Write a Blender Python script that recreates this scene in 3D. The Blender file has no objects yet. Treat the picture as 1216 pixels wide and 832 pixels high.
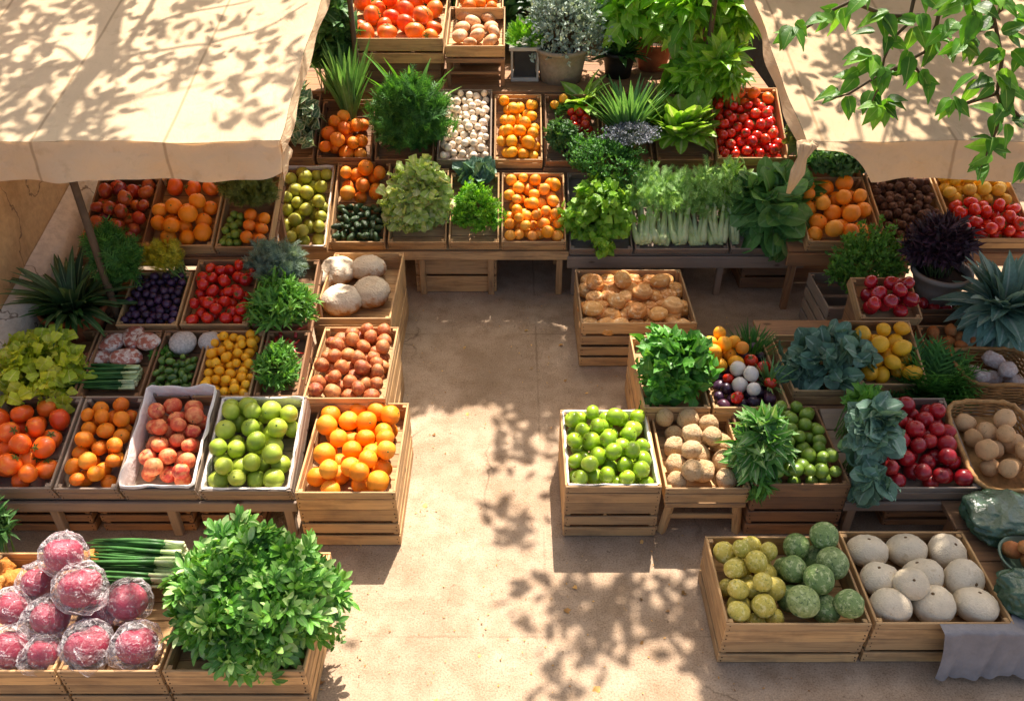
import bpy, bmesh, math, random
import numpy as np
from mathutils import Vector, Matrix, Euler, noise as mnoise
random.seed(7); RNG = np.random.default_rng(7)
R = math.radians; PI = math.pi
scene = bpy.context.scene
COL = scene.collection
# ------------------------------------------------------------------ camera model (photo is 1216 x 832)
CX, CY, F, H, PITCH = 608.0, 416.0, 1000.0, 3.3, R(36)
CP, SP = math.cos(PITCH), math.sin(PITCH)
SUN_EL, SUN_AZ = R(57), R(14)
KY = math.cos(SUN_AZ)/math.tan(SUN_EL); KX = math.sin(SUN_AZ)/math.tan(SUN_EL)
SUNV = Vector((math.sin(SUN_AZ)*math.cos(SUN_EL), math.cos(SUN_AZ)*math.cos(SUN_EL), math.sin(SUN_EL)))
def ray(px, py):
    u = (px-CX)/F; v = -(py-CY)/F
    return Vector((u, CP+v*SP, -SP+v*CP))
def at_z(px, py, z):
    d = ray(px, py); return Vector((0,0,H)) + d*((z-H)/d.z)
def at_d(px, py, D):
    d = ray(px, py); return Vector((0,0,H)) + d*(D/d.y)
def depth(p): return p[1]*CP + (H-p[2])*SP
def project(p):
    d = depth(p); u = p[0]/d; v = (p[1]*SP + (p[2]-H)*CP)/d
    return CX+u*F, CY-v*F
# ------------------------------------------------------------------ object helpers
def link(o): COL.objects.link(o); return o
def tag(o, label, cat, group=None, kind=None):
    if label: o['label'] = label
    if cat: o['category'] = cat
    if group: o['group'] = group
    if kind: o['kind'] = kind
    return o
def thing(name, label, cat, mat=None, group=None):
    o = bpy.data.objects.new(name, None); o.empty_display_size = .05
    if mat is not None: o.matrix_world = mat if isinstance(mat, Matrix) else Matrix.Translation(mat)
    link(o); return tag(o, label, cat, group)
def obj(name, me, mat=None, parent=None):
    o = bpy.data.objects.new(name, me); link(o)
    if mat is not None and me is not None and len(me.materials) == 0:
        for m in (mat if isinstance(mat, (list, tuple)) else [mat]): me.materials.append(m)
    if parent is not None: o.parent = parent
    return o
class MB:
    """collects boxes, tubes and grids; build() links them as ONE mesh"""
    def __init__(s): s.v = []; s.f = []; s.mi = []
    def add(s, vs, fs, M=None, mi=0):
        b = len(s.v)
        s.v += [tuple(M @ Vector(p)) if M is not None else tuple(p) for p in vs]
        s.f += [tuple(i+b for i in f) for f in fs]; s.mi += [mi]*len(fs); return s
    def box(s, x0, x1, y0, y1, z0, z1, M=None, c=.003, mi=0, jit=0.0):
        if x1 < x0: x0, x1 = x1, x0
        c = min(c, (x1-x0)*.3, (y1-y0)*.3, (z1-z0)*.3)
        me = []; vs = []; fs = []
        if jit: 
            j = lambda: random.uniform(-jit, jit)
            x0 += j(); x1 += j(); z0 += j(); z1 += j()
        X = (x0, x1); Y = (y0, y1); Z = (z0, z1)
        idx = {}
        for i in (0,1):
            for k in (0,1):
                for l in (0,1):
                    sx = 1 if i == 0 else -1; sy = 1 if k == 0 else -1; sz = 1 if l == 0 else -1
                    p = Vector((X[i], Y[k], Z[l]))
                    for a, q in enumerate((Vector((0,sy*c,sz*c)), Vector((sx*c,0,sz*c)), Vector((sx*c,sy*c,0)))):
                        idx[(i,k,l,a)] = len(vs); vs.append(p+q)
        g = idx
        fs += [(g[0,0,0,0],g[0,0,1,0],g[0,1,1,0],g[0,1,0,0]), (g[1,0,0,0],g[1,1,0,0],g[1,1,1,0],g[1,0,1,0]),
               (g[0,0,0,1],g[1,0,0,1],g[1,0,1,1],g[0,0,1,1]), (g[0,1,0,1],g[0,1,1,1],g[1,1,1,1],g[1,1,0,1]),
               (g[0,0,0,2],g[0,1,0,2],g[1,1,0,2],g[1,0,0,2]), (g[0,0,1,2],g[1,0,1,2],g[1,1,1,2],g[0,1,1,2])]
        for i in (0,1):
            for k in (0,1): fs.append((g[i,k,0,0],g[i,k,0,1],g[i,k,1,1],g[i,k,1,0]))
            for l in (0,1): fs.append((g[i,0,l,0],g[i,0,l,2],g[i,1,l,2],g[i,1,l,0]))
        for k in (0,1):
            for l in (0,1): fs.append((g[0,k,l,1],g[0,k,l,2],g[1,k,l,2],g[1,k,l,1]))
        for i in (0,1):
            for k in (0,1):
                for l in (0,1): fs.append((g[i,k,l,0],g[i,k,l,1],g[i,k,l,2]))
        return s.add(vs, fs, M, mi)
    def tube(s, pts, rads, n=8, mi=0, caps=True, M=None):
        pts = [Vector(p) for p in pts]
        if not isinstance(rads, (list, tuple)): rads = [rads]*len(pts)
        vs = []; fs = []; prev = None
        for i, p in enumerate(pts):
            t = (pts[min(i+1,len(pts)-1)] - pts[max(i-1,0)]).normalized()
            if prev is None:
                a = Vector((0,0,1)) if abs(t.z) < .9 else Vector((1,0,0))
                u = t.cross(a).normalized()
            else: u = (prev - t*prev.dot(t)).normalized()
            prev = u; w = t.cross(u)
            for k in range(n):
                a = 2*PI*k/n; vs.append(p + (u*math.cos(a)+w*math.sin(a))*rads[i])
        for i in range(len(pts)-1):
            for k in range(n):
                fs.append((i*n+k, i*n+(k+1)%n, (i+1)*n+(k+1)%n, (i+1)*n+k))
        if caps: fs.append(tuple(range(n-1,-1,-1))); fs.append(tuple((len(pts)-1)*n+k for k in range(n)))
        return s.add(vs, fs, M, mi)
    def grid(s, fn, nu, nv, M=None, mi=0):
        vs = [fn(i/nu, j/nv) for j in range(nv+1) for i in range(nu+1)]
        fs = [(j*(nu+1)+i, j*(nu+1)+i+1, (j+1)*(nu+1)+i+1, (j+1)*(nu+1)+i) for j in range(nv) for i in range(nu)]
        return s.add(vs, fs, M, mi)
    def lathe(s, prof, n=32, mi=0, M=None, wob=0.0):
        vs = []; fs = []
        for (r, z) in prof:
            for k in range(n):
                a = 2*PI*k/n; rr = r*(1+wob*math.sin(3*a+z*20)); vs.append((rr*math.cos(a), rr*math.sin(a), z))
        for i in range(len(prof)-1):
            for k in range(n): fs.append((i*n+k, i*n+(k+1)%n, (i+1)*n+(k+1)%n, (i+1)*n+k))
        return s.add(vs, fs, M, mi)
    def mesh(s, name, smooth=False):
        me = bpy.data.meshes.new(name); me.from_pydata(s.v, [], s.f)
        me.polygons.foreach_set('material_index', s.mi)
        if smooth: me.polygons.foreach_set('use_smooth', [True]*len(me.polygons))
        me.update(); return me
    def build(s, name, mat, parent=None, smooth=False): return obj(name, s.mesh(name, smooth), mat, parent)
# ------------------------------------------------------------------ materials
def hexc(h):
    h = h.lstrip('#'); c = [int(h[i:i+2],16)/255 for i in (0,2,4)]
    return tuple((x/12.92 if x <= .04045 else ((x+.055)/1.055)**2.4) for x in c)+(1,)
class NT:
    def __init__(s, name):
        s.m = bpy.data.materials.new(name); s.m.use_nodes = True; s.t = s.m.node_tree; s.t.nodes.clear()
        s.out = s.n('ShaderNodeOutputMaterial')
    def n(s, ty, **kw):
        x = s.t.nodes.new(ty)
        for k, v in kw.items():
            if k[0] == '_': x.inputs[k[1:].replace('_',' ')].default_value = v
            else: setattr(x, k, v)
        return x
    def l(s, a, b): s.t.links.new(a, b)
    def ramp(s, fac, stops, interp='LINEAR'):
        r = s.n('ShaderNodeValToRGB'); cr = r.color_ramp; cr.interpolation = interp
        while len(cr.elements) < len(stops): cr.elements.new(.5)
        for e, (p, c) in zip(cr.elements, stops): e.position = p; e.color = c if len(c) == 4 else tuple(c)+(1,)
        s.l(fac, r.inputs[0]); return r.outputs[0]
    def mix(s, fac, a, b, mode='MIX'):
        x = s.n('ShaderNodeMix', data_type='RGBA', blend_type=mode)
        for sock, v in ((x.inputs[0], fac), (x.inputs[6], a), (x.inputs[7], b)):
            if hasattr(v, 'is_linked'): s.l(v, sock)
            else: sock.default_value = v
        return x.outputs[2]
    def math(s, op, a, b=0.0, c=0.0):
        x = s.n('ShaderNodeMath', operation=op)
        for sock, v in zip(x.inputs, (a, b, c)):
            if hasattr(v, 'is_linked'): s.l(v, sock)
            else: sock.default_value = v
        return x.outputs[0]
    def noise(s, vec, scale, detail=4, rough=.55, dist=0.0, w=None):
        x = s.n('ShaderNodeTexNoise', noise_dimensions='4D' if w is not None else '3D')
        x.inputs['Scale'].default_value = scale; x.inputs['Detail'].default_value = detail
        x.inputs['Roughness'].default_value = rough; x.inputs['Distortion'].default_value = dist
        if vec is not None: s.l(vec, x.inputs['Vector'])
        if w is not None: s.l(w, x.inputs['W'])
        return x.outputs['Fac']
    def bump(s, h, strength=.3, distv=.01, normal=None):
        b = s.n('ShaderNodeBump'); b.inputs['Strength'].default_value = strength; b.inputs['Distance'].default_value = distv
        s.l(h, b.inputs['Height'])
        if normal is not None: s.l(normal, b.inputs['Normal'])
        return b.outputs[0]
    def scalev(s, vec, v):
        x = s.n('ShaderNodeMapping'); x.inputs['Scale'].default_value = v; s.l(vec, x.inputs[0]); return x.outputs[0]
    def principled(s, **kw):
        b = s.n('ShaderNodeBsdfPrincipled')
        for k, v in kw.items():
            sock = b.inputs[k]
            if hasattr(v, 'is_linked'): s.l(v, sock)
            else: sock.default_value = v
        return b
    def done(s, bsdf): s.l(bsdf.outputs[0] if hasattr(bsdf,'outputs') else bsdf, s.out.inputs[0]); return s.m
def mat_wood(name, axis, light='#cda671', dark='#875f36', grey=.24, greycol='#8f8377', gain=1.0):
    t = NT(name); co = t.n('ShaderNodeTexCoord').outputs['Object']
    geo = t.n('ShaderNodeNewGeometry'); rnd = geo.outputs['Random Per Island']
    sc = [14,14,14]; sc[axis] = 1.1
    off = t.n('ShaderNodeVectorMath', operation='ADD'); t.l(co, off.inputs[0])
    cmb = t.n('ShaderNodeCombineXYZ'); r50 = t.math('MULTIPLY', rnd, 37.0)
    for i in range(3): t.l(r50, cmb.inputs[i])
    t.l(cmb.outputs[0], off.inputs[1]); v = off.outputs[0]
    g1 = t.noise(t.scalev(v, sc), 3.0, 6, .6, .8)
    sc2 = [70,70,70]; sc2[axis] = 2.0
    g2 = t.noise(t.scalev(v, sc2), 2.0, 4, .6)
    fac = t.math('ADD', t.math('MULTIPLY', g1, .65), t.math('MULTIPLY', g2, .35))
    c = t.ramp(fac, [(.3, hexc(dark)), (.52, hexc(light)), (.75, tuple(min(1,x*1.12) for x in hexc(light)[:3]))])
    iv = t.ramp(rnd, [(0, (.68,.66,.64)), (.5, (.95,.93,.9)), (1, (1.1,1.05,.98))])
    c = t.mix(1.0, c, iv, 'MULTIPLY')
    oi = t.n('ShaderNodeObjectInfo').outputs['Random']; c = t.mix(1.0, c, t.ramp(oi, [(0,(.74,.72,.7)),(.5,(1,.98,.95)),(1,(1.1,1.08,1.04))]), 'MULTIPLY')
    st = t.noise(v, 4.5, 4, .6)
    c = t.mix(t.ramp(st, [(.5,(0,0,0)),(.75,(.55,.55,.55))]), c, hexc('#5b4532'))
    if grey: c = t.mix(t.ramp(t.noise(v, 2.3, 3), [(.3,(grey,)*3),(.7,(grey*.5,)*3)]), c, hexc(greycol))
    kn = t.n('ShaderNodeTexVoronoi'); kn.inputs['Scale'].default_value = 7; t.l(t.scalev(v,[1 if i != axis else .45 for i in range(3)]), kn.inputs['Vector'])
    c = t.mix(t.ramp(kn.outputs['Distance'], [(.05,(.8,.8,.8)),(.11,(0,0,0))]), c, hexc('#4a2f1c'))
    nrm = t.bump(fac, .45, .006)
    return t.done(t.principled(**{'Base Color': c, 'Roughness': .72, 'Normal': nrm, 'Specular IOR Level': .25}))
def mat_fruit(name, cols, blush=None, bl=(.5,.65), rough=.4, bump=.15, bscale=28, coat=0.0, nscale=1.6, speck=None, sss=0.0, zblush=0.0):
    t = NT(name); co = t.n('ShaderNodeTexCoord').outputs['Object']; rnd = t.n('ShaderNodeObjectInfo').outputs['Random']
    w = t.math('MULTIPLY', rnd, 61.0)
    n = len(cols); base = t.ramp(rnd, [(i/max(1,n-1), hexc(c)) for i, c in enumerate(cols)])
    nz = t.noise(co, nscale, 4, .55, 0, w)
    base = t.mix(1.0, base, t.ramp(nz, [(.25,(.92,.88,.82)),(.7,(1.15,1.11,1.06))]), 'MULTIPLY')
    base = t.mix(t.ramp(t.noise(co, 3.2, 2, .5, 0, w), [(.68,(0,0,0)),(.8,(.28,.28,.28))]), base, hexc('#8a6a3a'))
    if blush:
        f = nz
        if zblush:
            sep = t.n('ShaderNodeSeparateXYZ'); t.l(co, sep.inputs[0]); f = t.math('ADD', nz, t.math('MULTIPLY', sep.outputs[2], zblush))
        f = t.math('ADD', f, t.math('MULTIPLY', t.math('SUBTRACT', t.noise(co, 9, 3, .6, 0, w), .5), .25))
        base = t.mix(t.ramp(f, [(bl[0],(0,0,0)),(bl[1],(1,1,1))]), base, hexc(blush))
    if speck:
        vz = t.noise(co, speck[1], 2, .5, 0, w)
        base = t.mix(t.ramp(vz, [(speck[2],(0,0,0)),(speck[2]+.06,(.75,.75,.75))]), base, hexc(speck[0]))
    bn = t.noise(co, bscale, 3, .6)
    nrm = t.bump(t.math('ADD', bn, t.math('MULTIPLY', nz, .8)), bump, .08)
    rg = t.ramp(nz, [(.3,(rough*.85,)*3),(.7,(min(1,rough*1.25),)*3)])
    b = t.principled(**{'Base Color': base, 'Roughness': rg, 'Normal': nrm, 'Coat Weight': coat, 'Coat Roughness': .15, 'Specular IOR Level': .4})
    if sss: b.inputs['Subsurface Weight'].default_value = sss; b.inputs['Subsurface Radius'].default_value = (.6,.3,.1); b.inputs['Subsurface Scale'].default_value = .15
    return t.done(b)
def mat_leaf(name, cols, rib='#b9c98a', ribw=.05, rough=.45, trans=.3, edge=None, spec=.35):
    t = NT(name); geo = t.n('ShaderNodeNewGeometry'); rnd = geo.outputs['Random Per Island']
    n = len(cols); c = t.ramp(rnd, [(i/max(1,n-1), tuple(min(.8,q*1.42) for q in hexc(x)[:3])) for i, x in enumerate(cols)])
    co = t.n('ShaderNodeTexCoord'); pos = co.outputs['Object']
    c = t.mix(1.0, c, t.ramp(t.noise(pos, 9, 3), [(.3,(.75,.77,.72)),(.7,(1.2,1.16,1.1))]), 'MULTIPLY')
    c = t.mix(1.0, c, t.ramp(t.noise(pos, 60, 2), [(.3,(.85,.85,.85)),(.7,(1.12,1.12,1.12))]), 'MULTIPLY')
    sep = t.n('ShaderNodeSeparateXYZ'); t.l(co.outputs['UV'], sep.inputs[0])
    u = t.math('ABSOLUTE', t.math('SUBTRACT', sep.outputs[0], .5))
    if rib: c = t.mix(t.ramp(u, [(ribw*.4,(.7,.7,.7)),(ribw*1.4,(0,0,0))]), c, hexc(rib))
    if edge: c = t.mix(t.ramp(t.math('ADD', u, t.math('MULTIPLY', t.math('SUBTRACT', t.noise(pos, 40, 2), .5), .35)), [(.33,(0,0,0)),(.42,(1,1,1))]), c, hexc(edge))
    vein = t.math('SINE', t.math('MULTIPLY', t.math('ADD', sep.outputs[1], t.math('MULTIPLY', u, -1.0)), 62.0))
    nrm = t.bump(t.math('ADD', t.math('MULTIPLY', vein, .3), u), .25, .01)
    p = t.principled(**{'Base Color': c, 'Roughness': rough, 'Normal': nrm, 'Specular IOR Level': spec})
    tr = t.n('ShaderNodeBsdfTranslucent'); t.l(t.mix(1.0, c, (1.25,1.2,.55,1), 'MULTIPLY'), tr.inputs[0])
    mx = t.n('ShaderNodeMixShader'); mx.inputs[0].default_value = trans
    t.l(p.outputs[0], mx.inputs[1]); t.l(tr.outputs[0], mx.inputs[2])
    return t.done(mx)
def mat_plain(name, col, rough=.6, var=.25, scale=8, bump=.2, metal=0.0, spec=.3, bdist=.005, col2=None):
    t = NT(name); co = t.n('ShaderNodeTexCoord').outputs['Object']
    nz = t.noise(co, scale, 6, .6); c = hexc(col)
    a = hexc(col2) if col2 else tuple(x*(1-var) for x in c[:3])
    col_ = t.ramp(nz, [(.32, a), (.68, tuple(min(1,x*(1+var*.5)) for x in c[:3]))])
    return t.done(t.principled(**{'Base Color': col_, 'Roughness': rough, 'Metallic': metal, 'Specular IOR Level': spec, 'Normal': t.bump(t.noise(co, scale*5, 4, .6), bump, bdist)}))
# ------------------------------------------------------------------ leaves
def tleaf(nl=4, w=.35, curl=.25, fold=.25, kind='oval', wave=0.0, wn=3):
    vs = []; uv = []; fs = []
    for i in range(nl+1):
        t = i/nl
        if kind == 'oval': h = w*math.sin(PI*min(1, t*.97+.03)**.85)
        elif kind == 'lance': h = w*(t*.96+.04)**.6*(1-t)**.8*2.0
        elif kind == 'strap': h = w*(1-.1*t)*(1-t**3)
        elif kind == 'ovate': h = w*math.sin(PI*(t*.96+.04)**.6)
        elif kind == 'ellip': h = w*math.sqrt(max(0, 1-((t-.56)/.45)**2)) if t > .11 else w*.08
        elif kind == 'fan': h = w*(.18+.82*t**.8)*(1 if t < .95 else .75)
        h = max(h, w*.04)
        for s in (-1, 0, 1):
            z = -curl*t*t + fold*abs(s)*h + (wave*math.sin(t*PI*wn+s*1.3)*abs(s) if wave else 0)
            vs.append((s*h, t, z)); uv.append(((s+1)/2, t))
    for i in range(nl):
        for s in (0, 1): a = i*3+s; fs.append((a, a+1, a+4, a+3))
    return np.array(vs), np.array(fs), np.array(uv)
def tcomb(parts):
    V = []; Fs = []; U = []; b = 0
    for (T, ang, off, sc) in parts:
        v, f, u = T; c, s = math.cos(ang), math.sin(ang)
        vv = v*sc; x = vv[:,0]*c - vv[:,1]*s; y = vv[:,0]*s + vv[:,1]*c
        V.append(np.stack([x+off[0], y+off[1], vv[:,2]+(off[2] if len(off) > 2 else 0)], 1)); Fs.append(f+b); U.append(u); b += len(v)
    return np.concatenate(V), np.concatenate(Fs), np.concatenate(U)
T_OVAL = tleaf(4,.27,.3,.3); T_OVATE = tleaf(4,.4,.3,.3,'ovate'); T_LANCE = tleaf(4,.13,.3,.4,'lance')
T_BIG = tleaf(6,.36,.45,.3,'ovate',.03,4); T_NEEDLE = tleaf(2,.075,.15,.2,'strap'); T_SPIN = tleaf(8,.31,.3,.2,'ellip',.02,4); T_CAB = tleaf(8,.36,.3,.18,'ellip',.035,5); T_PAK = tleaf(8,.26,.3,.25,'ellip',.02,4); T_TINY = tleaf(2,.3,.2,.3)
T_STRAP = tleaf(8,.05,.55,.5,'strap'); T_AGAVE = tleaf(7,.1,.4,.45,'lance'); T_ROUND = tleaf(4,.48,.35,.15)
T_FRILL = tleaf(6,.5,.4,.1,'fan',.14,7)
_o = tleaf(4,.24,.35,.3,'ellip'); _p3 = tcomb([(_o,0,(0,.3),.66),(_o,R(42),(-.05,.2),.55),(_o,R(-42),(.05,.2),.55)])
T_FLAT = tcomb([(_p3,0,(0,.4),.62),(_p3,R(62),(-.03,.34),.52),(_p3,R(-62),(.03,.34),.52),(tleaf(1,.02,0,0,'strap'),0,(0,0),.42)])
_l = tleaf(3,.26,.2,.25,'lance')
T_PARSLEY = tcomb([(_l,0,(0,.35),.65),(_l,R(48),(-.03,.3),.6),(_l,R(-48),(.03,.3),.6),(_l,R(100),(-.02,.25),.4),(_l,R(-100),(.02,.25),.4),(tleaf(1,.02,0,0,'strap'),0,(0,0),.4)])
_k = tleaf(4,.3,.3,.25,'ovate')
T_PINNATE = tcomb([(_k,0,(0,.55),.5),(_k,R(42),(-.02,.45),.46),(_k,R(-42),(.02,.45),.46),(_k,R(75),(-.01,.22),.36),(_k,R(-75),(.01,.22),.36),(tleaf(2,.015,0,0,'strap'),0,(0,0),.6)])
T_FERN = tcomb([(T_NEEDLE,0,(0,0),1.0)]+[(T_NEEDLE,sg*R(50),(0,.15+.13*i),.42-.03*i) for i in range(6) for sg in (1,-1)])
def norm(a): return a/np.maximum(np.linalg.norm(a, axis=1, keepdims=True), 1e-9)
def inst(T, P, Dr, N, S):
    v, f, uv = T; n = len(P)
    y = norm(np.asarray(Dr, float)); z = np.asarray(N, float); z = norm(z - y*(z*y).sum(1, keepdims=True)); x = np.cross(y, z)
    S = np.asarray(S, float).reshape(n,1,1)
    W = (v[None,:,0:1]*x[:,None,:] + v[None,:,1:2]*y[:,None,:] + v[None,:,2:3]*z[:,None,:])*S + np.asarray(P)[:,None,:]
    Fx = f[None] + (np.arange(n)*len(v))[:,None,None]
    return W.reshape(-1,3), Fx.reshape(-1,4), np.tile(uv, (n,1))
def np_mesh(name, parts, smooth=True):
    V = []; Fs = []; U = []; b = 0
    for v, f, u in parts: V.append(v); Fs.append(f+b); U.append(u); b += len(v)
    V = np.concatenate(V); Fs = np.concatenate(Fs); U = np.concatenate(U)
    me = bpy.data.meshes.new(name); me.vertices.add(len(V)); me.vertices.foreach_set('co', V.astype(np.float32).ravel())
    nf = len(Fs); me.loops.add(nf*4); me.loops.foreach_set('vertex_index', Fs.astype(np.int32).ravel())
    me.polygons.add(nf); me.polygons.foreach_set('loop_start', (np.arange(nf)*4).astype(np.int32))
    me.polygons.foreach_set('loop_total', np.full(nf,4,np.int32))
    if smooth: me.polygons.foreach_set('use_smooth', np.ones(nf, bool))
    uvl = me.uv_layers.new(name='UVMap'); uvl.data.foreach_set('uv', U[Fs.ravel()].astype(np.float32).ravel())
    me.update(calc_edges=True); return me
def lobes(n=9, amp=.25):
    d = norm(RNG.normal(size=(n,3))); a = RNG.uniform(-amp, amp, n)
    return lambda X: 1 + (np.exp(4*(X@d.T-1))*a).sum(1)
# ------------------------------------------------------------------ shared materials
WX = mat_wood('wood_along_x', 0); WY = mat_wood('wood_along_y', 1); WZ = mat_wood('wood_along_z', 2)
WXg = mat_wood('grey_wood_along_x', 0, '#a58d72', '#6a5642', .75); WYg = mat_wood('grey_wood_along_y', 1, '#a58d72', '#6a5642', .75); WZg = mat_wood('grey_wood_along_z', 2, '#a58d72', '#6a5642', .75)
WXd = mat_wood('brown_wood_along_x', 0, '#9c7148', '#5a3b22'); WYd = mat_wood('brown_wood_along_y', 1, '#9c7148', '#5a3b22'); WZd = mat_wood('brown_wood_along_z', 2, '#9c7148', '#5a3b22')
WOODS = {'tan': (WX,WY,WZ), 'grey': (WXg,WYg,WZg), 'brown': (WXd,WYd,WZd)}
SOIL = mat_plain('soil', '#3a2a1e', .95, .5, 40, .8)
STEM = mat_plain('green_stem', '#6f8f45', .55, .3, 12); STEMD = mat_plain('dark_stem', '#4a5a30', .6, .3, 12); TWIG = mat_plain('brown_twig', '#5d4630', .8, .4, 20)
CRATE_GROUP = 'wooden crates of produce on the stalls'
class Box: pass
NAIL = mat_plain('nail_head', '#3a2f27', .5, .2, 10, metal=.6)
def crate_box(label, M, w, L, h, slats=1, wood='tan', name='wooden_crate', group=CRATE_GROUP, floor=0.0, cat='crate'):
    wx, wy, wz = WOODS[wood]
    root = thing(name, label, cat, M, group); t = .011
    def panel(axis, near):
        m = MB(); n = slats; 
        edges = []
        if n == 1:
            cut = h*.62
            edges = [(.004, cut-.002), (cut+.002, h)] if h > .09 else [(.003, h)]
        else:
            pitch = h/n; edges = [(i*pitch+(.004 if i else .003), (i+1)*pitch-(.016 if i < n-1 else 0)) for i in range(n)]
        for (a, b) in edges:
            if axis == 'x' and near:
                for sx in (-1,1):
                    for q_ in ((a+b)/2-.012, (a+b)/2+.012):
                        nx = sx*(w/2-.014)+random.uniform(-.003,.003); m.tube([(nx,-.0022,q_),(nx,.004,q_)], .0028, 6, 1)
            j = random.uniform(-.0012, .0012)
            if axis == 'x': y0 = (0 if near else L-t)+j; m.box(-w/2, w/2, y0, y0+t, a, b, c=.0025)
            else: x0 = (-w/2 if near else w/2-t); m.box(x0+j, x0+t+j, t+.0015, L-t-.0015, a, b, c=.0025)
        return m
    panel('x', 1).build('front_panel', [wx, NAIL], root); panel('x', 0).build('back_panel', wx, root)
    panel('y', 1).build('side_panel', wy, root); panel('y', 0).build('side_panel', wy, root)
    m = MB(); nb = max(3, int(L/.09)); p = (L-2*t-.004)/nb
    for i in range(nb): m.box(-w/2+t+.002, w/2-t-.002, t+.002+i*p+.002, t+.002+(i+1)*p-.002, .003+floor, .012+floor, c=.002)
    m.build('bottom_panel', wx, root)
    q = .021
    for sx in (-1, 1):
        for sy in (0, 1):
            x0 = sx*(w/2-t-.0015); x1 = x0 - sx*q; y0 = (t+.0015) if sy == 0 else (L-t-.0015-q)
            MB().box(min(x0,x1), max(x0,x1), y0, y0+q, .013+floor, h-.004, c=.002).build('corner_post', wz, root)
    b = Box(); b.M = M; b.w = w; b.L = L; b.h = h; b.root = root; b.z0 = .0125+floor; b.t = t; return b
def crate_at(label, xl, xr, yf, yb, D, tilt=0, h=.11, slats=1, wood='tan', yaw=0.0, L=None, floor=0.0, group=CRATE_GROUP, name='wooden_crate', cat='crate'):
    """front rim edge from pixel xl to xr on row yf, at distance D; back rim on row yb"""
    p = at_d((xl+xr)/2, yf, D); d = depth(p); w = (xr-xl)/F*d; t = R(tilt)
    if L is None:
        dr = ray(CX, yb); k = -dr.z/dr.y; drop = H-p.z
        L = (drop - D*k)/(k*math.cos(t)+math.sin(t))
    o = p - Vector((0,-math.sin(t),math.cos(t)))*h
    M = Matrix.Translation(o) @ Euler((t, 0, R(yaw)), 'XYZ').to_matrix().to_4x4()
    return crate_box(label, M, w-.006, L, h, slats, wood, name, group, floor, cat)
def crate_world(label, x0, x1, y0, y1, z0, z1, slats=3, wood='tan', group=None, name='wooden_crate'):
    return crate_box(label, Matrix.Translation(((x0+x1)/2, y0, z0)), x1-x0, y1-y0, z1-z0, slats, wood, name, group or 'slatted crates used as supports')
def under(b, label, slats=3, wood='tan', inset=.0, y1=None, name='wooden_crate', z1=None):
    """a deep slatted crate from the floor up to the bottom of crate b"""
    o = b.M.translation; Lh = b.L*b.M.to_3x3().col[1].y
    return crate_world(label, o.x-b.w/2+inset, o.x+b.w/2-inset, o.y+.006, y1 or o.y+Lh-.01, .002, (z1 or o.z-.003), slats, wood, name=name)
RACK_GROUP = 'plank racks that carry the crates'
def rack(label, x0, x1, o, tilt, L, wood='grey', lip=.05, legs=3, top=.022, gap=.003, rail=.0):
    """a sloping plank shelf whose upper face lies just below the crate bottoms; o = front bottom point of the crates (y, z)"""
    wx, wy, wz = WOODS[wood]; t = R(tilt)
    root = thing('display_rack', label, 'rack', Vector(((x0+x1)/2, o[0], 0)), RACK_GROUP)
    Mt = Matrix.Translation((0, 0, o[1])) @ Euler((t,0,0)).to_matrix().to_4x4(); hw = (x1-x0)/2
    m = MB(); nb = max(3, int(L/.12)); p = L/nb
    for i in range(nb): m.box(-hw, hw, i*p+.003, (i+1)*p-.003, -gap-top, -gap, Mt, .002)
    m.build('shelf_board', wx, root)
    y0 = -.024
    m = MB(); m.box(-hw-.01, hw+.01, y0, y0+.02, o[1]-lip-.012-rail*0, o[1]-gap-.003, None, .004); m.build('front_rail', wx, root)
    zb = o[1]+L*math.sin(t); yb = L*math.cos(t)
    for i in range(legs):
        x = -hw+.05 + (2*hw-.1)*i/(legs-1)
        MB().box(x-.022, x+.022, .002, .045, .001, o[1]-gap-top-.004, None, .004).build('leg', wz, root)
        zt = o[1] + (yb-.09)*math.tan(t) - (gap+top+.006)/math.cos(t)
        MB().box(x-.022, x+.022, yb-.09, yb-.05, .001, zt, None, .004).build('leg', wz, root)
    return root
def table(label, x0, x1, y0, y1, z, wood='grey', lip=.06, legs=2, top=.025, name='market_table', splay=0.0):
    wx, wy, wz = WOODS[wood]; root = thing(name, label, 'table', Vector(((x0+x1)/2, y0, 0)), 'low market tables')
    hw = (x1-x0)/2; L = y1-y0; m = MB(); nb = max(2, int(L/.16)); p = L/nb
    for i in range(nb): m.box(-hw, hw, i*p+.002, (i+1)*p-.002, z-top, z, None, .003)
    m.build('table_top', wx, root)
    MB().box(-hw+.01, hw-.01, .012, .032, z-top-.002-lip, z-top-.002, None, .003).build('front_rail', wx, root)
    for i in range(legs):
        x = -hw+.05+(2*hw-.1)*i/(legs-1); s = splay*(1 if i == legs-1 else -1 if i == 0 else 0)
        for yy in (.036, L-.09): MB().tube([(x+s,yy+.02,.001),(x,yy+.02,z-top-.002)], .027, 4).build('leg', wz, root)
    return root
def pedestal(label, p, w, z, wood='brown'):
    return crate_world(label, p.x-w/2, p.x+w/2, p.y-w/2, p.y+w/2, .002, z, 3, wood)
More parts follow.
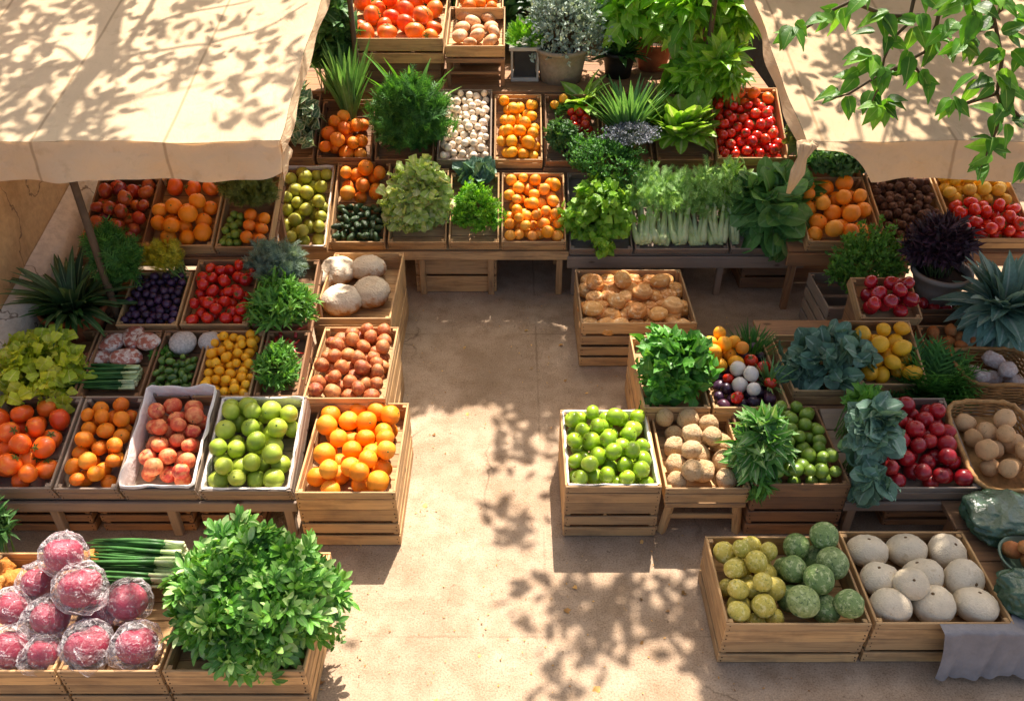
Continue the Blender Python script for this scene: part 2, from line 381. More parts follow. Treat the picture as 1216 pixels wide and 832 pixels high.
# ------------------------------------------------------------------ fruit
def fruit_mesh(name, mats, s=(1,1,1), lob=(0,0), dt=0.0, db=0.0, nz=.03, stem=None, seed=0, seg=22, rings=14, point=0.0, nsc=1.3, hi=0.0, swirl=0.0):
    vs = []; fs = []; mi = []; off = Vector((seed*7.3, seed*3.1, seed*1.7))
    def P(th, ph):
        d = Vector((math.sin(th)*math.cos(ph), math.sin(th)*math.sin(ph), math.cos(th)))
        r = 1 + nz*2*mnoise.noise(d*nsc+off) + (hi*mnoise.noise(d*5+off) if hi else 0)
        if lob[0]: r *= 1 + lob[1]*(abs(math.cos(lob[0]*ph/2))*2-1)*math.sin(th)**.7
        z = d.z*r
        z -= dt*math.exp(-(th/.38)**2) ; z += db*math.exp(-((PI-th)/.38)**2)
        if swirl and th < 1.7: z += swirl*math.sin(th*11 - ph)*min(1,th*2)*(1.7-th)
        if point: z += point*(math.exp(-(th/.3)**2) - math.exp(-((PI-th)/.3)**2))
        return Vector((d.x*r*s[0], d.y*r*s[1], z*s[2]))
    vs.append(P(0,0))
    for i in range(1, rings):
        for k in range(seg): vs.append(P(PI*i/rings, 2*PI*k/seg))
    vs.append(P(PI,0)); last = len(vs)-1
    for k in range(seg): fs.append((0, 1+k, 1+(k+1)%seg)); fs.append((last, last-seg+(k+1)%seg, last-seg+k))
    for i in range(rings-2):
        for k in range(seg):
            a = 1+i*seg; fs.append((a+k, a+seg+k, a+seg+(k+1)%seg, a+(k+1)%seg))
    mi = [0]*len(fs); sm = [True]*len(fs); top = vs[0].copy()
    m = MB(); m.v = [tuple(v) for v in vs]; m.f = fs; m.mi = mi
    if stem == 'button':
        m.tube([top-Vector((0,0,.03)), top+Vector((0,0,.035))], [.11,.08], 6, 1)
    elif stem == 'stalk':
        m.tube([top-Vector((0,0,.05)), top+Vector((.02,0,.15)), top+Vector((.07,.02,.3))], [.05,.04,.05], 5, 1)
    elif stem == 'calyx':
        for k in range(5):
            a = 2*PI*k/5+.3; q = [(.05,.0),(.3,.04),(.55,.0)]
            u = Vector((math.cos(a), math.sin(a), 0)); w = Vector((-u.y,u.x,0)); b = top+Vector((0,0,dt*.25))
            pts = [b, b+u*.22+w*.09+Vector((0,0,.09)), b+u*.5+Vector((0,0,.03)), b+u*.22-w*.09+Vector((0,0,.09))]
            m.add(pts, [(0,1,2,3)], None, 1)
        m.tube([top+Vector((0,0,0)), top+Vector((.03,0,.22))], [.05,.04], 5, 1)
    elif stem == 'crown':
        b = vs[0]
        for k in range(6):
            a = 2*PI*k/6; u = Vector((math.cos(a), math.sin(a), 0)); w = Vector((-u.y,u.x,0))
            m.add([b+u*.1+w*.07, b+u*.1-w*.07, b+u*.2+Vector((0,0,.22))], [(0,1,2)], None, 1)
        m.tube([b-Vector((0,0,.04)), b+Vector((0,0,.1))], [.16,.13], 7, 0)
    me = m.mesh(name, True)
    for x in (mats if isinstance(mats,(list,tuple)) else [mats]): me.materials.append(x)
    return me
class Kind:
    def __init__(self, name, cat, mats, n=3, tilt=.7, el=1.0, **kw):
        self.name = name; self.cat = cat; self.tilt = tilt; self.el = el
        self.meshes = [fruit_mesh(name, mats, seed=i+1+len(name), **kw) for i in range(n)]
def rest_rot(k):
    if k.tilt >= 3: q = Euler((random.uniform(0,6.28), random.uniform(0,6.28), random.uniform(0,6.28)))
    elif k.tilt < 0: q = Euler((PI/2+random.gauss(0,.25), random.gauss(0,.25), random.uniform(0,6.28)))   # long things lie down
    else: q = Euler((random.gauss(0,k.tilt), random.gauss(0,k.tilt), random.uniform(0,6.28)))
    return q.to_matrix().to_4x4()
def pack(x0, x1, y0, y1, z0, n, r, var=.08, mound=0.0, cand=26, zmax=None, prev=None):
    S = list(prev or []); out = []
    cx, cy = (x0+x1)/2, (y0+y1)/2; ax, ay = max(.01,(x1-x0)/2), max(.01,(y1-y0)/2)
    nfl = int(.74*(x1-x0)*(y1-y0)/(PI*r*r))
    for i in range(n):
        rr = r*random.uniform(1-var, 1+var); best = None; me_ = mound if i > nfl else .02
        for c in range(cand):
            x = random.uniform(x0+rr, x1-rr) if x1-x0 > 2*rr else cx; y = random.uniform(y0+rr, y1-rr) if y1-y0 > 2*rr else cy
            z = z0+rr
            for (a, b, e, q) in S:
                d2 = (a-x)**2+(b-y)**2; s = (q+rr)*.96
                if d2 < s*s: z = max(z, e+math.sqrt(s*s-d2))
            if zmax and z > zmax - .5*r*(((x-cx)/ax)**2+((y-cy)/ay)**2)*(1 if mound > .15 else 0): continue
            cost = z + me_*(((x-cx)/ax)**2+((y-cy)/ay)**2)*r
            if best is None or cost < best[0]: best = (cost, x, y, z)
        if best is None: continue
        _, x, y, z = best
        S.append((x,y,z,rr)); out.append((x,y,z,rr))
    return out, S
def put(k, M, p, r, label, group):
    o = bpy.data.objects.new(k.name, random.choice(k.meshes)); COL.objects.link(o)
    q = rest_rot(k)
    if k.tilt < 3 and k.tilt >= 0: q = q
    o.matrix_world = Matrix.Translation(M @ Vector(p)) @ q @ Matrix.Diagonal((r*random.uniform(.95,1.04),r*random.uniform(.95,1.04),r*random.uniform(.93,1.04),1))
    return tag(o, label, k.cat, group)
def fill(b, k, r, n, label, group=None, mound=.6, xr=(0,1), yr=(0,1), prev=None, zmax=None, var=.12, cand=40, post=.0):
    if zmax is None: zmax = b.h + r*(.45+1.0*mound)
    mound *= .6; n = int(n*1.45); cand = max(cand, 30) if n > 90 else max(cand, 60)
    x0 = -b.w/2+b.t+.002; W = b.w-2*b.t-.004; y0 = b.t+.002; Ld = b.L-2*b.t-.004
    out, S = pack(x0+W*xr[0], x0+W*xr[1], y0+Ld*yr[0], y0+Ld*yr[1], b.z0, n, r, var, mound, cand, zmax, prev)
    for p in out: put(k, b.M, p[:3], p[3], label, group or ('pile: '+label))
    return S
# ------------------------------------------------------------------ foliage
def stems_mesh(base, tips, r=.003, spread=.25, n=4, sub=3):
    m = MB()
    for tpt in tips:
        b = base + Vector((random.gauss(0,spread), random.gauss(0,spread), 0)); tpt = Vector(tpt)
        mid = b.lerp(tpt, .5) + Vector((0,0,.06*(tpt-b).length)) + Vector((b.x-base.x, b.y-base.y, 0))*.3
        pts = [b, b.lerp(mid,.6), mid, tpt]
        m.tube(pts, [r*1.3, r*1.15, r, r*.6], n, 0, False)
    return m
def ell(box, D, k=.85, ax=None):
    x0,y0,x1,y1 = box; c = at_d((x0+x1)/2, (y0+y1)/2, D); d = depth(c); rx = (x1-x0)/2/F*d; hv = (y1-y0)/2/F*d
    a = PITCH + math.atan(((y0+y1)/2-CY)/F); ry = rx*k
    ry = min(ry, .8*hv/math.sin(a)); rz = math.sqrt(max(1e-4, hv*hv-(ry*math.sin(a))**2))/math.cos(a)
    return c, rx, ry, rz
def bush(name, label, cat, box, D, T, mat, n, ls, base=None, k=.85, out=.7, up=.5, rnd=.5, inner=.5, lob=.28, low=-.5, stem=STEM, nst=40, sr=.003, sspread=.02, group=None, lsv=.3, droop=0.0, out_r=.2, clump=None, nrand=.5, nl=10, extra=None):
    c, rx, ry, rz = ell(box, D, k)
    rx -= ls*.35; ry = max(.02, ry-ls*.3); rz = max(.02, rz-ls*.3)
    if base is None: base = c - Vector((0,0,rz*.95))
    root = thing(name, label, cat, Vector(base), group); c0 = c - Vector(base)
    if clump is None: clump = 16 if ls < .045 else 7
    nc = max(6, n//clump); dc = norm(RNG.normal(size=(nc*3,3))); dc = dc[dc[:,2] > low][:nc]; nc = len(dc)
    cr = RNG.uniform(.72, 1.14, nc); pick = RNG.integers(0, nc, n); sp_ = .55/math.sqrt(nc)*2.2
    loose = RNG.random(n) < .3
    d = norm(dc[pick] + RNG.normal(size=(n,3))*sp_*.42); d2 = norm(RNG.normal(size=(n,3))); d2[:,2] = np.maximum(d2[:,2], low); d = np.where(loose[:,None], norm(d2), d)
    rr = (inner+(1-inner)*RNG.random(n)**.6)*lobes(nl, lob*1.25)(d)*np.where(loose, .86, cr[pick])*np.where(RNG.random(n) < .1, RNG.uniform(1.0,1.0+out_r,n), 1.0)
    P = d*np.array([rx,ry,rz])*rr[:,None] + np.array(c0)
    P[:,2] = np.maximum(P[:,2], .01)
    dr = d*out + np.array([0,0,up]) + RNG.normal(size=(n,3))*rnd
    dr[:,2] -= droop*np.clip(1-d[:,2],0,2)
    N = d*.8 + np.array([0,-.25,.9]) + RNG.normal(size=(n,3))*nrand
    S = ls*RNG.uniform(1-lsv, 1+lsv, n)
    parts = [inst(T, P - norm(dr)*S[:,None]*.4, dr, N, S)]
    obj('leaves', np_mesh('leaves', parts), mat, root)
    if nst:
        idx = RNG.choice(n, min(nst,n), replace=False); stems_mesh(Vector((0,0,.004)), P[idx], sr, sspread).build('stems', stem, root, True)
    return root, c, (rx,ry,rz)
def rosette(name, label, cat, base, n, length, T, mat, el=(5,80), group=None, yaw=(0,360), ev=1.0, lv=.2, root=None, pname='leaves', rad=.015, up=.0, z=0.0, stretch=1.0, lean=(0,0)):
    if root is None: root = thing(name, label, cat, Vector(base), group)
    e = R(el[0]) + (R(el[1])-R(el[0]))*RNG.random(n)**ev; a = np.radians(RNG.uniform(yaw[0], yaw[1], n))
    dr = np.stack([np.cos(e)*np.cos(a)+lean[0], np.cos(e)*np.sin(a)+lean[1], np.sin(e)], 1)
    N = np.stack([-np.sin(e)*np.cos(a), -np.sin(e)*np.sin(a), np.cos(e)], 1) + RNG.normal(size=(n,3))*.15
    P = np.stack([np.cos(a)*rad, np.sin(a)*rad, np.full(n, z)], 1)*RNG.uniform(.3,1.3,(n,1)); P[:,2] = z
    obj(pname, np_mesh(pname, [inst(T, P, dr, N, length*RNG.uniform(1-lv,1+lv,n))]), mat, root)
    return root
def pot(root, rt, rb, h, mat, rim=.012, soil=True, z=0.0):
    m = MB(); m.lathe([(0.001,z),(rb,z),(rb*.5+rt*.5,z+h*.5),(rt,z+h-.03),(rt+rim,z+h-.028),(rt+rim,z+h),(rt-.008,z+h),(rt-.012,z+h*.72)], 36)
    m.build('pot', mat, root, True)
    if soil: MB().lathe([(.001,z+h*.78),(rt*.5,z+h*.785),(rt-.009,z+h*.77)], 24).build('soil', SOIL, root, True)
def bundle(name, label, cat, p0, p1, n, r, spread0, spread1, mats, group=None, sag=.0, lift=.0, taper=.35):
    """long leaves or stalks side by side from p0 (root end) to p1; mats = (material, material of the root end)"""
    p0 = Vector(p0); p1 = Vector(p1); ax = (p1-p0); L = ax.length; u = ax.normalized(); s = u.cross(Vector((0,0,1))).normalized(); w = s.cross(u)
    root = thing(name, label, cat, p0, group); m = MB(); m2 = MB()
    for i in range(n):
        a = random.uniform(-1,1); b = abs(random.gauss(0,.5)); le = L*random.uniform(.82,1.05); rr = r*random.uniform(.7,1.25)
        def q(t): return u*le*t + s*(a*(spread0*(1-t)+spread1*t)) + w*(b*spread0*.6+lift*math.sin(t*2.2)-sag*t*t) + s*.006*math.sin(t*5+i)
        m2.tube([q(-.02), q(.08), q(.2)], [rr*1.3, rr*1.1, rr], 6, 0, True)
        m.tube([q(t) for t in (.2,.4,.6,.8,1.0)], [rr, rr*1.05, rr, rr*.8, rr*taper], 5, 0, True)
    m.build('green_leaves', mats[0], root, True); m2.build('white_ends', mats[1], root, True)
    return root
# ------------------------------------------------------------------ camera, world, sun
cam = bpy.data.objects.new('camera', bpy.data.cameras.new('camera')); link(cam); scene.camera = cam
cam.location = (0,0,H); cam.rotation_euler = (PI/2-PITCH, 0, 0)
cam.data.sensor_fit = 'HORIZONTAL'; cam.data.sensor_width = 36; cam.data.lens = 36*F/1216; cam.data.clip_end = 2000; cam.data.clip_start = .05
world = bpy.data.worlds.new('World'); scene.world = world; world.use_nodes = True
wt = world.node_tree; bg = wt.nodes['Background']; sky = wt.nodes.new('ShaderNodeTexSky'); sky.sky_type = 'NISHITA'; sky.sun_disc = False
sky.sun_elevation = SUN_EL; sky.sun_rotation = SUN_AZ; sky.dust_density = 3.0; sky.air_density = .45; sky.ozone_density = 0.0; sky.altitude = 50
wt.links.new(sky.outputs[0], bg.inputs[0]); bg.inputs[1].default_value = .088
sl = bpy.data.lights.new('sun', 'SUN'); sl.energy = 3.0; sl.angle = R(.55); sl.color = (1,.93,.93)
so = bpy.data.objects.new('sun', sl); link(so); so.rotation_euler = SUNV.to_track_quat('Z','Y').to_euler()
vs_ = scene.view_settings; vs_.view_transform = 'Standard'; vs_.look = 'None'; vs_.exposure = 1.95; vs_.gamma = 1; vs_.use_curve_mapping = False
try:
    vs_.use_white_balance = True; vs_.white_balance_temperature = 7250; vs_.white_balance_tint = 9
except Exception: pass
# ------------------------------------------------------------------ ground
def dis2(t, co):
    n_ = t.n('ShaderNodeTexNoise'); n_.inputs['Scale'].default_value = 14; n_.inputs['Detail'].default_value = 4; t.l(co, n_.inputs['Vector'])
    s_ = t.n('ShaderNodeVectorMath', operation='SCALE'); s_.inputs['Scale'].default_value = .016; t.l(n_.outputs['Color'], s_.inputs[0])
    a_ = t.n('ShaderNodeVectorMath', operation='ADD'); t.l(co, a_.inputs[0]); t.l(s_.outputs[0], a_.inputs[1]); return a_.outputs[0]
def ground_mat():
    t = NT('sandy_concrete'); co = t.n('ShaderNodeTexCoord').outputs['Object']
    a = t.noise(co, 1.3, 6, .6, .3); b = t.noise(co, 9, 5, .65); c = t.noise(co, 120, 3, .7); d = t.noise(co, 38, 3, .6)
    base = t.ramp(a, [(.3, hexc('#8f7a63')), (.5, hexc('#a69078')), (.72, hexc('#b8a48c'))])
    base = t.mix(t.ramp(b, [(.42,(0,0,0)),(.7,(.5,.5,.5))]), base, hexc('#7b6349'))
    base = t.mix(1.0, base, t.ramp(c, [(.3,(.62,.6,.57)),(.5,(1,1,1)),(.72,(1.25,1.24,1.22))]), 'MULTIPLY')
    base = t.mix(t.ramp(d, [(.66,(0,0,0)),(.7,(.6,.6,.6))]), base, hexc('#5f4c38'))
    v = t.n('ShaderNodeTexVoronoi', feature='DISTANCE_TO_EDGE'); v.inputs['Scale'].default_value = .75
    dis = t.n('ShaderNodeVectorMath', operation='ADD'); nv = t.n('ShaderNodeTexNoise'); nv.inputs['Scale'].default_value = 3.5; nv.inputs['Detail'].default_value = 6
    t.l(co, nv.inputs['Vector']); sc = t.n('ShaderNodeVectorMath', operation='SCALE'); sc.inputs['Scale'].default_value = .35
    t.l(nv.outputs['Color'], sc.inputs[0]); t.l(co, dis.inputs[0]); t.l(sc.outputs[0], dis.inputs[1]); t.l(dis.outputs[0], v.inputs['Vector'])
    crack = t.ramp(v.outputs['Distance'], [(.0015,(.75,)*3),(.005,(0,0,0))])
    crack = t.mix(1.0, crack, t.ramp(t.noise(co, 1.1, 2), [(.5,(0,0,0)),(.6,(1,1,1))]), 'MULTIPLY')
    base = t.mix(crack, base, hexc('#4a3a2a'))
    se = t.n('ShaderNodeSeparateXYZ'); t.l(dis2(t, co), se.inputs[0])
    for i_, o_ in ((0,.17),(1,2.34)):
        g_ = t.math('ABSOLUTE', t.math('SUBTRACT', t.math('FRACT', t.math('ADD', t.math('DIVIDE', t.math('SUBTRACT', se.outputs[i_], o_), 2.4), 100.5)), .5))
        base = t.mix(t.mix(1.0, t.ramp(g_, [(.0008,(.5,)*3),(.002,(0,0,0))]), t.ramp(t.noise(co, 1.7, 3), [(.47,(0,0,0)),(.6,(1,1,1))]), 'MULTIPLY'), base, hexc('#57442f'))
    base = t.mix(t.ramp(t.noise(co, .9, 3, .5, 1.0), [(.56,(0,0,0)),(.66,(.3,.3,.3))]), base, hexc('#75604a'))
    h = t.math('ADD', t.math('MULTIPLY', c, .5), t.math('ADD', t.math('MULTIPLY', b, .6), t.math('MULTIPLY', d, .5)))
    return t.done(t.principled(**{'Base Color': base, 'Roughness': .93, 'Normal': t.bump(h, .55, .012), 'Specular IOR Level': .2}))
m = MB(); m.add([(-400,-400,0),(400,-400,0),(400,400,0),(-400,400,0)], [(0,1,2,3)])
tag(m.build('ground', ground_mat()), 'sandy concrete ground between the market stalls', 'ground', None, 'structure')
# scattered dry leaf bits on the ground: uncountable litter
n = 700; P = np.stack([RNG.uniform(-1.2,1.6,n), RNG.uniform(1.9,5.2,n), np.full(n,.006)], 1)
litter = obj('leaf_litter', np_mesh('leaf_litter', [inst(tleaf(3,.3,.5,.3), P, np.stack([RNG.normal(size=n),RNG.normal(size=n),np.zeros(n)+.05],1), np.array([[0,0,1]])+RNG.normal(size=(n,3))*.25, RNG.uniform(.005,.013,n)+.04*(RNG.random(n) < .07)*RNG.random(n))]), mat_leaf('dry_leaf', ['#6d4a26','#a87b42','#c29a5c','#5a4326'], None, trans=.1))
tag(litter, 'scattered dry leaf crumbs on the sandy ground', 'leaf litter', None, 'stuff')
# ------------------------------------------------------------------ awnings
def mat_canvas(name, col):
    t = NT(name); co = t.n('ShaderNodeTexCoord').outputs['Object']
    a = t.noise(co, 1.8, 5, .6, .4); b = t.noise(co, 14, 4, .6)
    sx = t.n('ShaderNodeSeparateXYZ'); t.l(co, sx.inputs[0]); seam = t.math('ABSOLUTE', t.math('SUBTRACT', t.math('FRACT', t.math('ADD', t.math('MULTIPLY', sx.outputs[0], 1.55), .37)), .5))
    c = t.ramp(a, [(.3, tuple(x*.86 for x in hexc(col)[:3])), (.65, hexc(col))])
    c = t.mix(t.ramp(b, [(.55,(0,0,0)),(.78,(.35,.33,.3))]), c, hexc('#a8845c'))
    c = t.mix(t.ramp(seam, [(.006,(.5,)*3),(.016,(0,0,0))]), c, hexc('#8a6b48'))
    wv = t.n('ShaderNodeTexWave'); wv.inputs['Scale'].default_value = 160; wv.bands_direction = 'X'; t.l(co, wv.inputs['Vector'])
    wr = t.noise(t.scalev(co, (5,1.2,5)), 2.2, 5, .6, 1.2)
    nrm = t.bump(t.math('ADD', wr, t.math('MULTIPLY', wv.outputs['Fac'], .03)), .5, .03)
    p = t.principled(**{'Base Color': c, 'Roughness': .9, 'Normal': nrm, 'Specular IOR Level': .1})
    tr = t.n('ShaderNodeBsdfTranslucent'); t.l(t.mix(1.0, c, (1,.68,.34,1), 'MULTIPLY'), tr.inputs[0])
    mx = t.n('ShaderNodeMixShader'); mx.inputs[0].default_value = .25; t.l(p.outputs[0], mx.inputs[1]); t.l(tr.outputs[0], mx.inputs[2]); return t.done(mx)
CANVAS = mat_canvas('awning_canvas', '#e4cba5'); CANVAS2 = mat_canvas('awning_canvas_right', '#d8bd97')
DARKPOLE = mat_plain('weathered_pole', '#5a4a38', .7, .35, 10)
A0, AZ0, ASL = 3.9, 1.719, .248
def awn_z(x, y, inner):
    e = max(0, min(1, abs(x-inner)/.25))
    return AZ0 + ASL*(y-A0) - .035*math.sin(max(0,min(1,(y-A0)/2.5))*PI)*e + .012*mnoise.noise(Vector((x*2.2, y*1.3, 3))) + .006*mnoise.noise(Vector((x*7, y*4, 9)))
def awning(label, x_in, x_out, canvas, side, arch):
    root = thing('awning', label, 'awning', Vector((x_in, A0, 0)), 'canvas awnings over the stalls')
    def W(x,y,z): return (x-x_in, y-A0, z)
    sg = 1 if x_out > x_in else -1; wid = abs(x_out-x_in); y1 = A0+2.6
    def wavy(y): return .006*math.sin(y*5.1+side)+.003*math.sin(y*13)
    m = MB(); m.grid(lambda u,v: W(x_in+sg*wid*u + wavy(A0+2.6*v)*(1-u), A0+2.6*v, awn_z(x_in+sg*wid*u, A0+2.6*v, x_in)), 60, 60)
    m.build('canopy', canvas, root, True)
    def val(u, v):
        x = x_in+sg*wid*u; d = wid*u
        h = .19 + .005*math.sin(d*6)+.003*math.sin(d*23)
        if arch: 
            s = max(0, min(1, d/.36)); h = h*(s**3) + .015 + .0*s if d < .36 else h
        else: h *= 1 - .25*math.exp(-d/.12)
        yy = A0 - .004 - .03*v - .022*v*math.sin(d*7+1) - .012*math.sin(d*19)*v + .008*mnoise.noise(Vector((d*6, v*3, 2)))
        return W(x + wavy(A0)*(1-u), yy, awn_z(x, A0, x_in) - h*v)
    m = MB(); m.grid(val, 120, 8); m.build('valance', canvas, root, True)
    def flap(u, v):
        y = A0+2.6*u; h = .07+.006*math.sin(y*6)
        return W(x_in - sg*(.002+.012*v+.01*v*math.sin(y*11)) + wavy(y), y, awn_z(x_in, y, x_in)-h*v)
    m = MB(); m.grid(flap, 70, 4); m.build('side_flap', canvas, root, True)
    m = MB()
    if arch:   # gathered, tied corner
        for k in range(7):
            a = k/7*2*PI; top = Vector((x_in+.005+.035*math.cos(a), A0-.02+.03*math.sin(a), AZ0+.004)); 
            m.tube([Vector(W(*top)), Vector(W(x_in+.012*math.cos(a)-.01, A0-.03+.012*math.sin(a), AZ0-.07)), Vector(W(x_in-.02+.02*math.cos(a), A0-.04+.02*math.sin(a), AZ0-.14)), Vector(W(x_in-.05+.006*math.cos(a), A0-.05, AZ0-.25))], [.02,.012,.016,.006], 7)
        m.build('tied_corner', canvas, root, True)
    else:
        m.grid(lambda u,v: W(x_in-sg*(.02*u+.01*math.sin(v*9)*u), A0-.02+.13*u, AZ0-.002-.2*v*(1-.5*u)+.01*math.sin(u*12)), 8, 8)
        m.build('corner_flap', canvas, root, True)
    def pole(x, y, r=.021):
        zt = awn_z(x,y,x_in)-.02; MB().tube([W(x,y,.001), W(x,y,zt*.5), W(x,y,zt)], [r*1.1,r,r*.95], 10).build('pole', DARKPOLE, root, True)
    if side == 0: pole(-2.26, A0+.12)
    pole(x_in+sg*.05, y1-.05); pole(x_out-sg*.05, y1-.05); pole(x_out-sg*.05, A0+.1)
    MB().tube([W(x_in+sg*.04, A0+.05, awn_z(x_in+sg*.3,A0+.05,x_in)-.05), W(x_out-sg*.02, A0+.05, awn_z(x_out,A0+.05,x_in)-.05)], .014, 8).build('crossbar', DARKPOLE, root, True)
    return root
awning('left sunlit cream canvas awning crossed by tree trunk shadows', -1.13, -3.5, CANVAS, 0, False)
awning('right dappled beige canvas awning with a tied corner, under the hanging leaves', 1.425, 3.9, CANVAS2, 1, True)
# ------------------------------------------------------------------ walls
def mat_plaster(name, a, b):
    t = NT(name); co = t.n('ShaderNodeTexCoord').outputs['Object']
    n1 = t.noise(co, 1.6, 6, .62, .5); n2 = t.noise(co, 22, 5, .7)
    c = t.ramp(n1, [(.32, hexc(b)), (.62, hexc(a))]); c = t.mix(1.0, c, t.ramp(n2, [(.3,(.8,.79,.77)),(.6,(1.05,1.05,1.05))]), 'MULTIPLY')
    v = t.n('ShaderNodeTexVoronoi', feature='DISTANCE_TO_EDGE'); v.inputs['Scale'].default_value = 1.1
    dd = t.n('ShaderNodeVectorMath', operation='ADD'); nv = t.n('ShaderNodeTexNoise'); nv.inputs['Scale'].default_value = 3; nv.inputs['Detail'].default_value = 5; t.l(co, nv.inputs['Vector'])
    t.l(co, dd.inputs[0]); t.l(nv.outputs['Color'], dd.inputs[1]); t.l(dd.outputs[0], v.inputs['Vector'])
    c = t.mix(t.ramp(v.outputs['Distance'], [(.003,(.8,)*3),(.012,(0,0,0))]), c, hexc('#5c4530'))
    return t.done(t.principled(**{'Base Color': c, 'Roughness': .92, 'Normal': t.bump(t.math('ADD', n2, n1), .5, .02)}))
PL = mat_plaster('ochre_plaster', '#c9a270', '#a37c50'); PW = mat_plaster('whitewash', '#d8cdbb', '#b09f88')
root = thing('plaster_wall', 'cracked ochre plaster wall with a pale ledge, left of the stalls', 'wall', Vector((-2.78,2.6,0)))
MB().box(-.3,0,0,5.2,.002,1.62,None,.02).build('wall_face', PL, root)
m = MB(); m.grid(lambda u,v: (.004+.13*(1 if v<.7 else (1-(v-.7)/.3)), 5.2*u, .004+(max(.3,.75+.23*(5.2*u+2.6-3.67))-.05)*min(1,v/.7)+.05*(max(0,v-.7)/.3)+.01*mnoise.noise(Vector((u*20,v*2,1)))), 60, 8)
m.build('ledge', PW, root, True)
STONE = mat_plaster('dark_stone', '#5e5a4e', '#35352d')
root = thing('stone_wall', 'dark stone wall at the back behind the potted plants', 'wall', Vector((0,8.3,0)))
MB().box(-5,6,0,.4,.002,2.3,None,.03).build('wall_face', STONE, root); MB().box(-5.05,6.05,-.05,.45,2.303,2.38,None,.02).build('coping', STONE, root)
# ------------------------------------------------------------------ trees that shade the market
BARK = mat_plain('bark', '#5a4632', .9, .45, 14, .8, bdist=.02)
TREELEAF = mat_leaf('tree_leaf', ['#2f5a1d','#3f7424','#24491a','#4f8a2c'], '#7fa552', .03, .4, .32)
def shade_density(gx, gy):  # wanted shade per ground spot; the unseen crowns are shaped to cast it
    def sm(a, b, x): t = max(0, min(1, (x-a)/(b-a))); return t*t*(3-2*t)
    e = 3.98 + .1*mnoise.noise(Vector((gx*3, 4, 0))) + .05*mnoise.noise(Vector((gx*9, 1, 0)))
    if -1.12 < gx < 2.4 and e < gy < (4.88 if -.95 < gx < .3 else 4.68): return (.5 if .3 < gx < 1.05 and 4.12 < gy < 4.7 else 1.0)
    if gy > 4.8: return .05
    if gx > .85 and gy < 2.45: return .95
    if gx > .95 and gy < 4.9:
        return max(.0, (.5 if gx < 1.5 else 1.1)*sm(.95,1.35,gx)*(.7+.5*mnoise.noise(Vector((gx*2, gy*2, 5))))) if gy > 2.2 else .75
    if gx < -1.3 and gy < 4.4: return .22 + .6*sm(-1.9,-3,gx) + .4*mnoise.noise(Vector((gx*1.6, gy*1.6, 2))) if gy > 2.2 else .2
    if gx < -.85 and gy < 2.35: return .6
    if 2.38 < gy < 2.75 and .17 < gx < .95: return .95  # leaf clump added to lengthen the shadow of the apple stack
    if gy < 2.55 and .12 < gx <= .85: return .8*sm(-.15,.25,mnoise.noise(Vector((gx*2.4+1, gy*2.4, 11)))+.1)
    if gy < 2.75 and -.35 < gx < .95: return .75*sm(.0,.3,mnoise.noise(Vector((gx*1.7+1, gy*1.7, 11)))+.12) 
    if 2.6 <= gy < 4 and -.12 < gx < .3: return .8*sm(.0,.3,mnoise.noise(Vector((gx*2.6, gy*1.8, 21)))+.1+.35*sm(.0,.2,gx)) 
    return .0 if -.7 < gx < .0 and 2.3 < gy < 3.95 else .05
def canopy(gx0, gx1, gy0, gy1, zr, ncl, per, size):  # out-of-view leaf clumps, set up the sun rays wherever shade is wanted
    Ps = []; cl = []
    for i in range(ncl):
        gx = random.uniform(gx0, gx1); gy = random.uniform(gy0, gy1)
        dn = shade_density(gx, gy)
        if random.random() > dn: continue
        z = random.uniform(*zr); c = Vector((gx+KX*z, gy+KY*z, z)); cl.append(c)
        for k in range(per):
            o = Vector((random.gauss(0,.07), random.gauss(0,.07), random.gauss(0,.05))); p = c+o
            hx, hy = p.x-KX*p.z, p.y-KY*p.z
            if shade_density(hx, hy) < .2 and random.random() < .9: continue
            Ps.append(p)
    return Ps, cl
def tree_leaves(root, Ps, size, pname='crown', T=None):
    n = len(Ps); P = np.array([tuple(p) for p in Ps]) - np.array(root.location)
    dr = RNG.normal(size=(n,3)); dr[:,2] = dr[:,2]*.3-.3; N = np.array(SUNV)*.9 + RNG.normal(size=(n,3))*.5
    return obj(pname, np_mesh(pname, [inst(T or tleaf(3,.27,.25,.2,'ovate'), P, dr, N, size*RNG.uniform(.6,1.25,n))]), TREELEAF, root)
def limb(m, root, pts, r0, r1):
    pts = [Vector(p)-root.location for p in pts]; N_ = len(pts)
    m.tube(pts, [r0+(r1-r0)*i/(N_-1) for i in range(N_)], 9)
def awn_pt(px, py):
    d = ray(px, py); o = Vector((0,0,H)); t = (AZ0 - ASL*A0 - H)/(d.z - ASL*d.y); return o+d*t
def above(px, py, D):
    q = awn_pt(px, py); return q + SUNV*((D-q.y)/SUNV.y)
lt = thing('shade_tree', 'leafy tree standing behind the left awning, its trunk shadow on the canvas', 'tree', Vector((-3.1,6.7,0)))
Ps = []
for a in ((-3.9,-1.25,2.3,4.4,(4.0,5.2),520,8,.1),(-1.25,-.3,1.9,3.9,(4.0,5.2),60,7,.1),(-2.4,-.85,1.4,2.35,(4.0,4.8),130,8,.1)): Ps += canopy(*a)[0]
tree_leaves(lt, Ps, .1)
m = MB(); limb(m, lt, [(-3.1,6.7,.0),(-2.95,6.7,1.4),(-2.6,6.65,3.0),above(138,-30,6.6),above(125,60,6.55),above(85,105,6.5),above(58,170,6.45)], .09,.05); m.build('trunk', BARK, lt, True)
